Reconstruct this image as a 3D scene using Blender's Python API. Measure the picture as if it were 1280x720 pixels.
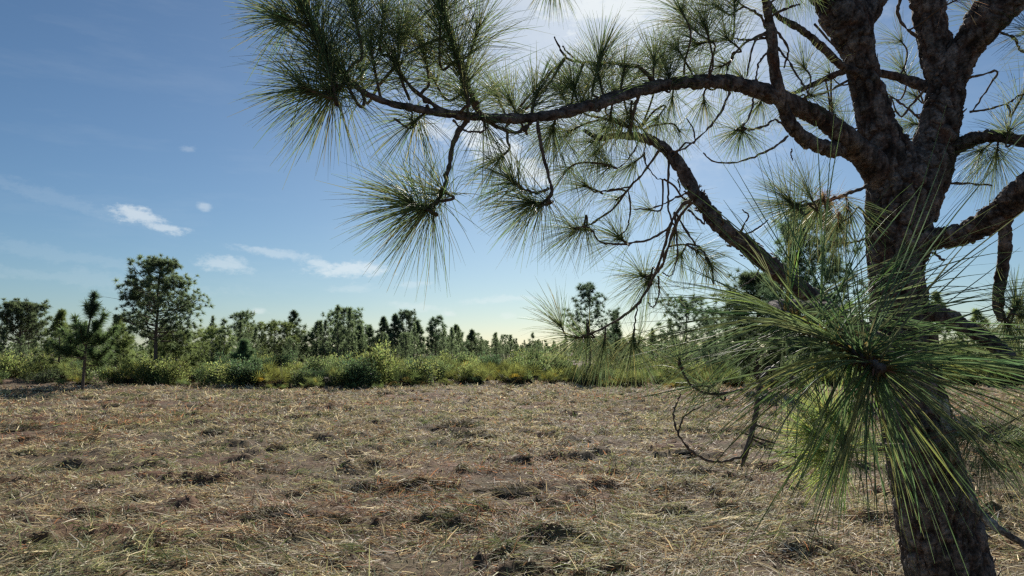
import bpy, math
import numpy as np
from mathutils import Vector

R = np.random.default_rng(7)
scene = bpy.context.scene
for o in list(bpy.data.objects):
    bpy.data.objects.remove(o)

# ------------------------------------------------------------------ camera
FPX, PITCH, EYE = 931.0, math.atan(80 / 931.0), 1.6        # focal length in px of the 1280 wide photo
cam_data = bpy.data.cameras.new('camera')
cam_data.sensor_width = 36.0
cam_data.lens = FPX / 1280.0 * 36.0
cam_data.clip_start = 0.05
cam_data.clip_end = 6000
cam = bpy.data.objects.new('camera', cam_data)
scene.collection.objects.link(cam)
cam.location = (0, 0, EYE)
cam.rotation_euler = (math.pi / 2 + PITCH, 0, 0)
scene.camera = cam

CP, SP = math.cos(PITCH), math.sin(PITCH)
RIGHT, UP, FWD = np.array([1., 0, 0]), np.array([0, -SP, CP]), np.array([0, CP, SP])
EYEP = np.array([0, 0, EYE])


def P(px, py, d):
    """point seen at photo pixel px, py that lies d metres in front of the lens plane"""
    return EYEP + d * (FWD + RIGHT * (px - 640) / FPX + UP * (360 - py) / FPX)


def G(px, d):
    """ground position d metres away, seen in photo column px"""
    return (px - 640) / FPX * d, d


def SD(dx, dy, dz):
    v = RIGHT * dx + UP * dy + FWD * dz
    return v / np.linalg.norm(v)


# ------------------------------------------------------------------ sun, sky, exposure
SUN = SD(112 / FPX, 388 / FPX, 1.0)
sun_el = math.asin(SUN[2])
sun_az = math.atan2(SUN[0], SUN[1])
sun_data = bpy.data.lights.new('sun', 'SUN')
sun_data.energy = 5.0
sun_data.angle = math.radians(0.53)
sun_data.color = (1.0, 0.94, 0.84)
sun = bpy.data.objects.new('sun', sun_data)
scene.collection.objects.link(sun)
sun.rotation_euler = Vector((-SUN).tolist()).to_track_quat('-Z', 'Y').to_euler()

world = bpy.data.worlds.new('World')
scene.world = world
world.use_nodes = True
wn, wl = world.node_tree.nodes, world.node_tree.links
wn.clear()
w_out = wn.new('ShaderNodeOutputWorld')
w_bg = wn.new('ShaderNodeBackground')
w_bg.inputs['Strength'].default_value = 0.0535
sky = wn.new('ShaderNodeTexSky')
sky.sky_type = 'NISHITA'
sky.sun_disc = False
sky.sun_elevation = sun_el
sky.sun_rotation = sun_az
sky.altitude = 0
sky.air_density = 0.95
sky.dust_density = 0.32
sky.ozone_density = 6.0
w_tc = wn.new('ShaderNodeTexCoord')


def wmath(op, a, b=None, c=None, clamp=False):
    n = wn.new('ShaderNodeMath')
    n.operation = op
    n.use_clamp = clamp
    for i, v in enumerate((a, b, c)):
        if v is None:
            continue
        if isinstance(v, (int, float)):
            n.inputs[i].default_value = v
        else:
            wl.new(v, n.inputs[i])
    return n.outputs[0]


def wdot(vec_out, v):
    n = wn.new('ShaderNodeVectorMath')
    n.operation = 'DOT_PRODUCT'
    wl.new(vec_out, n.inputs[0])
    n.inputs[1].default_value = tuple(float(x) for x in v)
    return n.outputs['Value']


def wnoise(scale, detail, rough, stretch=(1, 1, 1)):
    m = wn.new('ShaderNodeMapping')
    m.inputs['Scale'].default_value = stretch
    wl.new(w_tc.outputs['Generated'], m.inputs['Vector'])
    n = wn.new('ShaderNodeTexNoise')
    n.inputs['Scale'].default_value = scale
    n.inputs['Detail'].default_value = detail
    n.inputs['Roughness'].default_value = rough
    wl.new(m.outputs['Vector'], n.inputs['Vector'])
    return n


n_warp = wnoise(26, 5, 0.6, (1, 1, 2.2))
n_fine = wnoise(95, 6, 0.7, (1, 1, 1.8))
n_wisp = wnoise(5.5, 6, 0.62, (1, 1, 5.5))
w_sep = wn.new('ShaderNodeSeparateColor')
wl.new(n_warp.outputs['Color'], w_sep.inputs['Color'])
warp_a = wmath('SUBTRACT', w_sep.outputs[0], 0.5)
warp_b = wmath('SUBTRACT', w_sep.outputs[1], 0.5)
fine = wmath('SUBTRACT', n_fine.outputs['Fac'], 0.5)
DIR = w_tc.outputs['Generated']


def cloud_or_glare(px, py, rx, ry, tilt, dens, rag=1.0):
    """a small cloud in its own direction of the sky, also used for painted sun glare; radii in photo pixels"""
    c = FWD + RIGHT * (px - 640) / FPX + UP * (360 - py) / FPX
    c = c / np.linalg.norm(c)
    e1 = np.cross(c, [0, 0, 1.]); e1 /= np.linalg.norm(e1)
    e2 = np.cross(e1, c)
    a = math.radians(tilt)
    t1 = e1 * math.cos(a) + e2 * math.sin(a)
    t2 = -e1 * math.sin(a) + e2 * math.cos(a)
    x = wmath('DIVIDE', wdot(DIR, t1), rx / FPX)
    y = wmath('DIVIDE', wdot(DIR, t2), ry / FPX)
    x = wmath('MULTIPLY_ADD', warp_a, 1.1 * rag, x)
    y = wmath('MULTIPLY_ADD', warp_b, 2.6 * rag, y)
    r = wmath('SQRT', wmath('ADD', wmath('MULTIPLY', x, x), wmath('MULTIPLY', y, y)))
    r = wmath('MULTIPLY_ADD', fine, 1.6 * rag, r)
    m = wn.new('ShaderNodeMapRange')
    m.interpolation_type = 'SMOOTHSTEP'
    m.inputs['From Min'].default_value = 1.15
    m.inputs['From Max'].default_value = 0.25
    wl.new(r, m.inputs['Value'])
    side = wmath('GREATER_THAN', wdot(DIR, c), 0.0)
    return wmath('MULTIPLY', wmath('MULTIPLY', m.outputs['Result'], dens), side)


CLOUDS_AND_GLARE = [(170, 270, 34, 10, -9, 0.50, 1.0), (205, 284, 30, 7, -6, 0.42, 1.0), (255, 258, 9, 6, -8, 0.3, 0.7), (282, 331, 36, 11, -8, 0.34, 1),
          (440, 336, 62, 11, 3, 0.5, 1), (345, 316, 55, 6, -4, 0.28, 1), (400, 330, 26, 10, -14, 0.4, 1), (234, 187, 9, 5, 0, 0.14, 1), (440, 360, 30, 8, 4, 0.16, 1),
          (515, 355, 26, 6, 5, 0.2, 1), (322, 390, 13, 5, 0, 0.32, 0.8), (628, 374, 60, 5, 4, 0.22, 1), (525, 384, 45, 6, -4, 0.2, 1), (560, 392, 10, 5, 0, 0.3, 1),
          (768, -10, 130, 75, 0, 0.8, 0.6), (755, 15, 300, 200, -6, 0.42, 0.4), (615, 182, 66, 26, -34, 0.75, 1), (665, 213, 34, 18, -20, 0.7, 1), (540, 158, 40, 16, -20, 0.5, 1), (905, 370, 26, 9, 0, 0.25, 1), (635, 395, 12, 5, 0, 0.2, 1),  # first two entries paint the glare round the sun into the sky
          (60, 245, 140, 8, -14, 0.06, 1.2), (80, 320, 150, 9, -8, 0.06, 1.2), (120, 350, 190, 9, -3, 0.07, 1.2)]
mask = None
for c in CLOUDS_AND_GLARE:
    m = cloud_or_glare(*c)
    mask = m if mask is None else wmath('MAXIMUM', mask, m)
w_wr = wn.new('ShaderNodeMapRange')
w_wr.inputs['From Min'].default_value = 0.52
w_wr.inputs['From Max'].default_value = 0.85
w_wr.inputs['To Max'].default_value = 0.06
wl.new(n_wisp.outputs['Fac'], w_wr.inputs['Value'])
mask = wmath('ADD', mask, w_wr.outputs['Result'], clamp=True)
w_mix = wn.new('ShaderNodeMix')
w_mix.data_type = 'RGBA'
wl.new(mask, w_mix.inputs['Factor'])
w_bal = wn.new('ShaderNodeMix')                              # the camera's white balance
w_bal.data_type = 'RGBA'
w_bal.blend_type = 'MULTIPLY'
w_bal.inputs['Factor'].default_value = 1.0
w_bal.inputs['B'].default_value = (1.0, 1.04, 0.99, 1)
wl.new(sky.outputs['Color'], w_bal.inputs['A'])
wl.new(w_bal.outputs['Result'], w_mix.inputs['A'])
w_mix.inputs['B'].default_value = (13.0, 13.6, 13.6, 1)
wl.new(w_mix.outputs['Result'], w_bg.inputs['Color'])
wl.new(w_bg.outputs['Background'], w_out.inputs['Surface'])

scene.view_settings.view_transform = 'Standard'
scene.view_settings.look = 'None'
scene.view_settings.exposure = 0.4
scene.view_settings.gamma = 1.0
scene.view_settings.use_curve_mapping = False
scene.cycles.use_denoising = False
scene.cycles.max_bounces = 8
scene.cycles.diffuse_bounces = 4
scene.cycles.transmission_bounces = 4
scene.cycles.sample_clamp_indirect = 6.0
scene.cycles.filter_width = 1.4


# ------------------------------------------------------------------ helpers
def hash2(ix, iy, seed):
    n = (ix.astype(np.int64) * 374761393 + iy.astype(np.int64) * 668265263 + seed * 1442695041) & 0x7fffffff
    n = ((n ^ (n >> 13)) * 1274126177) & 0x7fffffff
    n = (n ^ (n >> 16)) & 0x7fffffff
    return n / float(0x7fffffff)


def vnoise(x, y, seed=0):
    ix, iy = np.floor(x), np.floor(y)
    fx, fy = x - ix, y - iy
    fx = fx * fx * (3 - 2 * fx); fy = fy * fy * (3 - 2 * fy)
    a, b = hash2(ix, iy, seed), hash2(ix + 1, iy, seed)
    c, d = hash2(ix, iy + 1, seed), hash2(ix + 1, iy + 1, seed)
    return (a + (b - a) * fx) * (1 - fy) + (c + (d - c) * fx) * fy


def fbm(x, y, seed=0, oct=4, gain=0.5):
    s, amp, tot = 0, 1.0, 0
    for i in range(oct):
        s = s + amp * vnoise(x * 2 ** i + 17.3 * i, y * 2 ** i - 9.1 * i, seed + i)
        tot += amp
        amp *= gain
    return s / tot


def hash3(ix, iy, iz, seed):
    n = (ix * 374761393 + iy * 668265263 + iz * 2147483647 % 1013904223 + seed * 1442695041) & 0x7fffffff
    n = ((n ^ (n >> 13)) * 1274126177) & 0x7fffffff
    n = (n ^ (n >> 16)) & 0x7fffffff
    return n / float(0x7fffffff)


def worley(p, seed=0):
    """F1, F2 and a random value of the nearest cell"""
    base = np.floor(p).astype(np.int64)
    n = len(p)
    f1, f2, idv, tilt = np.full(n, 9.), np.full(n, 9.), np.zeros(n), np.zeros(n)
    for dx in (-1, 0, 1):
        for dy in (-1, 0, 1):
            for dz in (-1, 0, 1):
                c = base + np.array([dx, dy, dz])
                h = [hash3(c[:, 0], c[:, 1], c[:, 2], seed + k) for k in range(4)]
                q = c + np.stack(h[:3], 1) * 0.9
                dd = np.linalg.norm(p - q, axis=1)
                near = dd < f1
                f2 = np.where(near, f1, np.minimum(f2, dd))
                idv = np.where(near, h[3], idv)
                th = h[3] * 40
                tilt = np.where(near, (p - q) @ np.array([1.0, 0, 0]) * np.cos(th) + (p - q) @ np.array([0, 1.0, 0]) * np.sin(th) - (p - q)[:, 2] * np.cos(th * 1.7), tilt)
                f1 = np.where(near, dd, f1)
    return f1, f2, idv, tilt


class MB:
    """collects vertices and faces of one mesh"""
    def __init__(self):
        self.v, self.q, self.t, self.c, self.n = [], [], [], [], 0
        self.qm, self.tm = [], []

    def add(self, v, quads=None, tris=None, col=None, mat=0):
        v = np.asarray(v, float).reshape(-1, 3)
        if quads is not None and len(quads):
            q = np.asarray(quads).reshape(-1, 4)
            self.q.append(q + self.n); self.qm.append(np.full(len(q), mat))
        if tris is not None and len(tris):
            t = np.asarray(tris).reshape(-1, 3)
            self.t.append(t + self.n); self.tm.append(np.full(len(t), mat))
        if col is None:
            col = np.ones((len(v), 3))
        col = np.asarray(col, float)
        if col.ndim == 1:
            col = np.tile(col, (len(v), 1))
        self.v.append(v); self.c.append(col)
        self.n += len(v)
        return self

    def mesh(self, name, mats, origin=(0, 0, 0), smooth=True):
        v = np.concatenate(self.v) - np.asarray(origin, float)
        c = np.concatenate(self.c)
        q = np.concatenate(self.q) if self.q else np.zeros((0, 4), int)
        t = np.concatenate(self.t) if self.t else np.zeros((0, 3), int)
        me = bpy.data.meshes.new(name)
        me.vertices.add(len(v))
        me.vertices.foreach_set('co', v.astype(np.float32).ravel())
        nl = len(q) * 4 + len(t) * 3
        me.loops.add(nl)
        me.loops.foreach_set('vertex_index', np.concatenate([q.ravel(), t.ravel()]).astype(np.int32))
        me.polygons.add(len(q) + len(t))
        starts = np.concatenate([np.arange(len(q)) * 4, len(q) * 4 + np.arange(len(t)) * 3])
        me.polygons.foreach_set('loop_start', starts.astype(np.int32))
        if smooth:
            me.polygons.foreach_set('use_smooth', np.ones(len(q) + len(t), bool))
        if not isinstance(mats, (list, tuple)):
            mats = [mats]
        for m in mats:
            me.materials.append(m)
        if len(mats) > 1:
            mi = np.concatenate(self.qm + self.tm) if (self.qm or self.tm) else np.zeros(0)
            me.polygons.foreach_set('material_index', mi.astype(np.int32))
        at = me.attributes.new('tint', 'FLOAT_COLOR', 'POINT')
        at.data.foreach_set('color', np.concatenate([c, np.ones((len(c), 1))], 1).astype(np.float32).ravel())
        me.update(calc_edges=True)
        return me


COL = scene.collection
W0 = {}                                                     # world origin of every object, for parenting


def link(name, data, origin, parent=None, label=None, cat=None, group=None, kind=None):
    o = bpy.data.objects.new(name, data)
    COL.objects.link(o)
    origin = np.asarray(origin, float)
    W0[o.name] = origin
    if parent is not None:
        o.parent = parent
        o.location = tuple(origin - W0[parent.name])
    else:
        o.location = tuple(origin)
    for k, val in (('label', label), ('category', cat), ('group', group), ('kind', kind)):
        if val:
            o[k] = val
    return o


def catmull(pts, n):
    """pts (k, m) -> n points of a smooth curve through them"""
    pts = np.asarray(pts, float)
    k = len(pts)
    e = np.concatenate([[2 * pts[0] - pts[1]], pts, [2 * pts[-1] - pts[-2]]])
    t = np.linspace(0, k - 1 - 1e-9, n)
    i = t.astype(int); f = (t - i)[:, None]
    p0, p1, p2, p3 = e[i], e[i + 1], e[i + 2], e[i + 3]
    return 0.5 * (2 * p1 + (p2 - p0) * f + (2 * p0 - 5 * p1 + 4 * p2 - p3) * f ** 2 + (3 * p1 - p0 - 3 * p2 + p3) * f ** 3)


def frames(path):
    t = np.gradient(path, axis=0)
    t /= np.linalg.norm(t, axis=1)[:, None] + 1e-12
    a = np.zeros_like(path)
    ref = np.array([0.31, -0.9, 0.2]) if abs(t[0] @ np.array([0.31, -0.9, 0.2])) < 0.9 else np.array([1., 0, 0])
    x = np.cross(t[0], ref); x /= np.linalg.norm(x)
    for i in range(len(path)):
        x = x - t[i] * (x @ t[i]); x /= np.linalg.norm(x) + 1e-12
        a[i] = x
    return t, a, np.cross(t, a)


def tube(mb, path, rad, sides=8, col=(1, 1, 1), disp=None, mat=0, cap=True):
    path = np.asarray(path, float)
    rad = np.broadcast_to(np.asarray(rad, float), (len(path),))
    t, a, b = frames(path)
    ang = np.arange(sides) * 2 * np.pi / sides
    nrm = a[:, None, :] * np.cos(ang)[None, :, None] + b[:, None, :] * np.sin(ang)[None, :, None]
    v = path[:, None, :] + nrm * rad[:, None, None]
    v = v.reshape(-1, 3); nrm = nrm.reshape(-1, 3)
    c = np.tile(np.asarray(col, float), (len(v), 1))
    if disp is not None:
        off, c = disp(v, nrm, np.repeat(rad, sides))
        v = v + nrm * off[:, None]
    m = len(path)
    i = np.arange(m - 1)[:, None] * sides; j = np.arange(sides)[None, :]; j2 = (j + 1) % sides
    quads = np.stack([i + j, i + j2, i + sides + j2, i + sides + j], -1).reshape(-1, 4)
    tris = None
    if cap:
        v = np.concatenate([v, [path[-1] + t[-1] * rad[-1] * 0.6]])
        c = np.concatenate([c, c[-1:]])
        k = (m - 1) * sides
        tris = np.stack([k + j[0], k + j2[0], np.full(sides, m * sides)], -1)
    mb.add(v, quads, tris, c, mat)


def bark_disp(scale, depth, seed):
    """plated pine bark: raised uneven plates with recessed joints between them"""
    def f(v, n, r):
        d = np.minimum(depth, r * 0.32)
        w = (fbm(v[:, 2] * 9 + v[:, 0] * 7, v[:, 1] * 9 + 3 + v[:, 0] * 5, seed, 3) - 0.5)[:, None] * np.array([0.09, 0.09, 0.16])
        p = (v + w) / (np.array([0.056, 0.056, 0.26]) * scale)
        f1, f2, cid, ct = worley(p, seed)
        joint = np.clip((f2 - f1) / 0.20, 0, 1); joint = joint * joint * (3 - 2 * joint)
        p2 = (v + w * 0.6) / (np.array([0.026, 0.026, 0.045]) * scale)
        g1, g2, cid2, ct2 = worley(p2, seed + 9)
        j2 = np.clip((g2 - g1) / 0.12, 0, 1)
        rough = fbm(v[:, 0] * 38 + v[:, 1] * 31, v[:, 2] * 30 + v[:, 1] * 9, seed + 3, 4, 0.65)
        scale_ = np.floor(rough * 9) / 9                    # thin flaking layers
        off = d * (joint * (0.50 + 0.5 * cid + 0.40 * ct) + j2 * 0.06 + 0.22 * joint * ct2 + 0.75 * (scale_ - 0.5) + 0.25 * (rough - 0.5) - 0.75)
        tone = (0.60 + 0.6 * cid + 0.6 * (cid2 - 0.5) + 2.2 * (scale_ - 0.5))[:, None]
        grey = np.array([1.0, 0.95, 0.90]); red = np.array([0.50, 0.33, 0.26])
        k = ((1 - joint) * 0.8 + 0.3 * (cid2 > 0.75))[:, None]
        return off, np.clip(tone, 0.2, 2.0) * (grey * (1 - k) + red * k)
    return f


def needles(mb, base, dirs, length, width, droop, rng, seg=3, col=None):
    """N pine needles as thin folded tapered blades that bend under their weight"""
    n = len(base)
    dirs = dirs / np.linalg.norm(dirs, axis=1)[:, None]
    t = np.linspace(0, 1, seg + 1)
    curl = rng.normal(0, 0.085, (n, 3))
    g = np.array([0, 0, -1.0]) * droop[:, None] + curl
    p = base[:, None, :] + length[:, None, None] * (dirs[:, None, :] * t[None, :, None] + g[:, None, :] * (t ** 2)[None, :, None])
    x = np.cross(dirs, rng.normal(size=(n, 3))); x /= np.linalg.norm(x, axis=1)[:, None] + 1e-9
    y = np.cross(dirs, x)
    ws = width[:, None] * np.interp(t, [0, 0.7, 1], [1, 0.9, 0.25])[None, :]
    hw = ws[:, :, None] * 0.5
    xe, ye = x[:, None, :], y[:, None, :]
    v = np.stack([p + xe * hw, p + ye * hw * 0.7, p - xe * hw], 2)      # folded ribbon: edge, keel, edge
    idx = np.arange(n)[:, None, None] * (seg + 1) * 3 + np.arange(seg)[None, :, None] * 3
    j = np.arange(2)[None, None, :]
    quads = np.stack([idx + j, idx + j + 1, idx + 4 + j, idx + 3 + j], -1).reshape(-1, 4)
    c = np.repeat(col, (seg + 1) * 3, axis=0) if col is not None else None
    mb.add(v.reshape(-1, 3), quads, None, c)


def needle_cols(n, rng, dead=0.03, fresh=0.0):
    h = rng.uniform(0.7, 1.3, (n, 1)) * (np.array([1, 1, 1.0]) + rng.normal(0, 0.07, (n, 3)))
    h[:, 0] *= rng.uniform(0.85, 1.3, n)
    k = rng.random(n) < dead
    h[k] = np.array([2.0, 1.35, 1.2]) * rng.uniform(0.8, 1.3, (k.sum(), 1))
    k = rng.random(n) < fresh
    h[k] *= np.array([1.5, 1.45, 0.9])
    return h


# ------------------------------------------------------------------ materials
def new_mat(name):
    m = bpy.data.materials.new(name)
    m.use_nodes = True
    nt = m.node_tree
    nt.nodes.clear()
    return m, nt.nodes, nt.links, nt.nodes.new('ShaderNodeOutputMaterial')


def mixrgb(n, l, a, b, fac, mode='MIX'):
    x = n.new('ShaderNodeMix'); x.data_type = 'RGBA'; x.blend_type = mode
    for s, v in (('A', a), ('B', b), ('Factor', fac)):
        if isinstance(v, (int, float)):
            x.inputs[s].default_value = v
        elif isinstance(v, tuple):
            x.inputs[s].default_value = (*v, 1)
        else:
            l.new(v, x.inputs[s])
    return x.outputs['Result']


def leaf_mat(name, col, trans, tfac, rough=0.4, spec=0.5, vary=0.25):
    m, n, l, out = new_mat(name)
    at = n.new('ShaderNodeAttribute'); at.attribute_name = 'tint'
    oi = n.new('ShaderNodeObjectInfo')
    mr = n.new('ShaderNodeMapRange')
    mr.inputs['To Min'].default_value = 1 - vary; mr.inputs['To Max'].default_value = 1 + vary
    l.new(oi.outputs['Random'], mr.inputs['Value'])
    c = mixrgb(n, l, at.outputs['Color'], col, 1.0, 'MULTIPLY')
    c = mixrgb(n, l, c, mr.outputs['Result'], 1.0, 'MULTIPLY')
    t = mixrgb(n, l, at.outputs['Color'], trans, 1.0, 'MULTIPLY')
    t = mixrgb(n, l, t, mr.outputs['Result'], 1.0, 'MULTIPLY')
    p = n.new('ShaderNodeBsdfPrincipled')
    p.inputs['Roughness'].default_value = rough
    p.inputs['Specular IOR Level'].default_value = spec
    l.new(c, p.inputs['Base Color'])
    tr = n.new('ShaderNodeBsdfTranslucent')
    l.new(t, tr.inputs['Color'])
    mx = n.new('ShaderNodeMixShader')
    mx.inputs['Fac'].default_value = tfac
    l.new(p.outputs[0], mx.inputs[1]); l.new(tr.outputs[0], mx.inputs[2])
    l.new(mx.outputs[0], out.inputs['Surface'])
    return m


def bark_mat(name, col, lichen=0.3, bump=0.3):
    m, n, l, out = new_mat(name)
    at = n.new('ShaderNodeAttribute'); at.attribute_name = 'tint'
    tc = n.new('ShaderNodeTexCoord')
    n1 = n.new('ShaderNodeTexNoise'); n1.inputs['Scale'].default_value = 9; n1.inputs['Detail'].default_value = 7; n1.inputs['Roughness'].default_value = 0.7
    n2 = n.new('ShaderNodeTexNoise'); n2.inputs['Scale'].default_value = 90; n2.inputs['Detail'].default_value = 6
    l.new(tc.outputs['Object'], n1.inputs['Vector']); l.new(tc.outputs['Object'], n2.inputs['Vector'])
    c = mixrgb(n, l, at.outputs['Color'], col, 1.0, 'MULTIPLY')
    mr = n.new('ShaderNodeMapRange'); mr.inputs['From Min'].default_value = 0.3; mr.inputs['From Max'].default_value = 0.7
    mr.inputs['To Min'].default_value = 0.4; mr.inputs['To Max'].default_value = 1.6
    l.new(n2.outputs['Fac'], mr.inputs['Value'])
    c = mixrgb(n, l, c, mr.outputs['Result'], 1.0, 'MULTIPLY')
    ml = n.new('ShaderNodeMapRange'); ml.inputs['From Min'].default_value = 0.58; ml.inputs['From Max'].default_value = 0.68
    ml.inputs['To Max'].default_value = lichen
    l.new(n1.outputs['Fac'], ml.inputs['Value'])
    c = mixrgb(n, l, c, (0.25, 0.26, 0.24), ml.outputs['Result'])
    p = n.new('ShaderNodeBsdfPrincipled')
    p.inputs['Roughness'].default_value = 0.9
    p.inputs['Specular IOR Level'].default_value = 0.25
    l.new(c, p.inputs['Base Color'])
    bp = n.new('ShaderNodeBump'); bp.inputs['Strength'].default_value = bump; bp.inputs['Distance'].default_value = 0.010
    l.new(n2.outputs['Fac'], bp.inputs['Height']); l.new(bp.outputs[0], p.inputs['Normal'])
    l.new(p.outputs[0], out.inputs['Surface'])
    return m


M_NEEDLE = leaf_mat('pine_needle', (0.075, 0.112, 0.062), (0.25, 0.33, 0.14), 0.42, 0.52, 0.12, 0.18)
M_NEEDLE_DEAD = leaf_mat('dead_pine_needle', (0.40, 0.29, 0.16), (0.40, 0.28, 0.14), 0.3, 0.5, 0.4, 0.1)
M_FAR_NEEDLE = leaf_mat('distant_pine_needle', (0.092, 0.122, 0.072), (0.25, 0.33, 0.16), 0.45, 0.6, 0.15, 0.2)
M_BUSH = leaf_mat('shrub_leaf', (0.090, 0.116, 0.060), (0.24, 0.30, 0.12), 0.45, 0.65, 0.12, 0.2)
M_PALM = leaf_mat('palmetto_leaf', (0.085, 0.110, 0.052), (0.23, 0.28, 0.09), 0.42, 0.6, 0.10, 0.2)
M_BARK = bark_mat('plated_pine_bark', (0.170, 0.148, 0.138), 0.4, 0.9)
M_GREYBARK = bark_mat('lichen_grey_bark', (0.30, 0.29, 0.27), 0.6, 0.6)
M_TWIG = bark_mat('twig_bark', (0.15, 0.115, 0.092), 0.25, 0.2)
M_FARBARK = bark_mat('distant_bark', (0.13, 0.10, 0.08), 0.15, 0.1)
M_STRAW = leaf_mat('cut_straw', (1, 1, 1), (1.0, 0.95, 0.78), 0.36, 0.65, 0.20, 0.0)
M_CLOD = leaf_mat('torn_turf', (1, 1, 1), (0.9, 0.85, 0.6), 0.1, 0.95, 0.05, 0.0)


def ground_mat():
    m, n, l, out = new_mat('mown_field_soil')
    tc = n.new('ShaderNodeTexCoord')

    def noise(s, d, r=0.6):
        x = n.new('ShaderNodeTexNoise'); x.inputs['Scale'].default_value = s; x.inputs['Detail'].default_value = d; x.inputs['Roughness'].default_value = r
        l.new(tc.outputs['Object'], x.inputs['Vector'])
        return x.outputs['Fac']

    def ramp(v, a, b, hi=1.0):
        x = n.new('ShaderNodeMapRange'); x.inputs['From Min'].default_value = a; x.inputs['From Max'].default_value = b; x.inputs['To Max'].default_value = hi
        l.new(v, x.inputs['Value'])
        return x.outputs['Result']
    a, b, c, d = noise(0.35, 4), noise(1.7, 5), noise(9, 6, 0.7), noise(60, 5, 0.7)
    col = mixrgb(n, l, (0.070, 0.044, 0.029), (0.235, 0.170, 0.105), ramp(c, 0.35, 0.68))
    col = mixrgb(n, l, col, (0.19, 0.175, 0.085), ramp(b, 0.48, 0.72, 0.6))
    col = mixrgb(n, l, col, (0.21, 0.100, 0.062), ramp(a, 0.49, 0.62, 0.75))
    col = mixrgb(n, l, col, (0.33, 0.28, 0.19), ramp(d, 0.54, 0.72, 0.7))
    col = mixrgb(n, l, col, (0.035, 0.026, 0.020), ramp(d, 0.46, 0.33, 0.8))
    p = n.new('ShaderNodeBsdfPrincipled')
    p.inputs['Roughness'].default_value = 0.95
    p.inputs['Specular IOR Level'].default_value = 0.15
    l.new(col, p.inputs['Base Color'])
    bp = n.new('ShaderNodeBump'); bp.inputs['Strength'].default_value = 0.9; bp.inputs['Distance'].default_value = 0.05
    l.new(c, bp.inputs['Height'])
    bp2 = n.new('ShaderNodeBump'); bp2.inputs['Strength'].default_value = 0.9; bp2.inputs['Distance'].default_value = 0.012
    l.new(d, bp2.inputs['Height']); l.new(bp.outputs[0], bp2.inputs['Normal'])
    l.new(bp2.outputs[0], p.inputs['Normal'])
    l.new(p.outputs[0], out.inputs['Surface'])
    return m


M_GROUND = ground_mat()


# ------------------------------------------------------------------ the ground, one sheet to the horizon
def ground_z(x, y):
    d = np.hypot(x, y)
    near = np.clip((75 - d) / 30, 0, 1)
    z = 0.16 * (fbm(x * 0.16, y * 0.16, 3, 3) - 0.5) + 0.10 * (fbm(x * 0.8, y * 0.8, 11, 3) - 0.5)
    z = z + 0.07 * (fbm(x * 3.1, y * 3.1, 23, 4, 0.6) - 0.5)
    k = np.clip((fbm(x * 1.7, y * 2.2, 29, 3, 0.6) - 0.58) * 7, 0, 1)       # scattered lumps of torn turf
    z = z + 0.08 * k * (0.2 + fbm(x * 8, y * 8, 35, 3) * 1.4)
    k = np.clip((fbm(x * 1.5, y * 1.9, 129, 3, 0.55) - 0.63) * 7, 0, 1)      # and scrapes
    z = z - 0.05 * k * (0.5 + vnoise(x * 8, y * 8, 36))
    return z * near


ang = np.concatenate([np.linspace(-180, -52, 40)[:-1], np.linspace(-52, 52, 470), np.linspace(52, 180, 40)[1:]])
ang = np.radians(ang)
rad = np.concatenate([[0.3, 0.8, 1.5], np.geomspace(2.2, 60, 430), np.geomspace(64, 4000, 30)])
AA, RR = np.meshgrid(ang, rad)
gx, gy = np.sin(AA) * RR, np.cos(AA) * RR
gz = ground_z(gx, gy)
na, nr = len(ang), len(rad)
i = np.arange(nr - 1)[:, None] * na; j = np.arange(na - 1)[None, :]
gq = np.stack([i + j, i + j + 1, i + na + j + 1, i + na + j], -1).reshape(-1, 4)
mb = MB().add(np.stack([gx, gy, gz], -1).reshape(-1, 3), gq)
link('ground', mb.mesh('ground', M_GROUND), (0, 0, 0), None,
     'brown mown field covered in cut straw and clippings', 'ground', kind='structure')

# ------------------------------------------------------------------ cut straw and clippings on the field
STRAW = np.array([[0.43, 0.375, 0.265], [0.33, 0.275, 0.185], [0.25, 0.255, 0.145], [0.21, 0.15, 0.10], [0.155, 0.095, 0.062], [0.14, 0.17, 0.08],
                  [0.58, 0.53, 0.42], [0.31, 0.15, 0.085]])
SPROB = np.array([0.25, 0.22, 0.13, 0.13, 0.11, 0.08, 0.05, 0.03])


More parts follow.
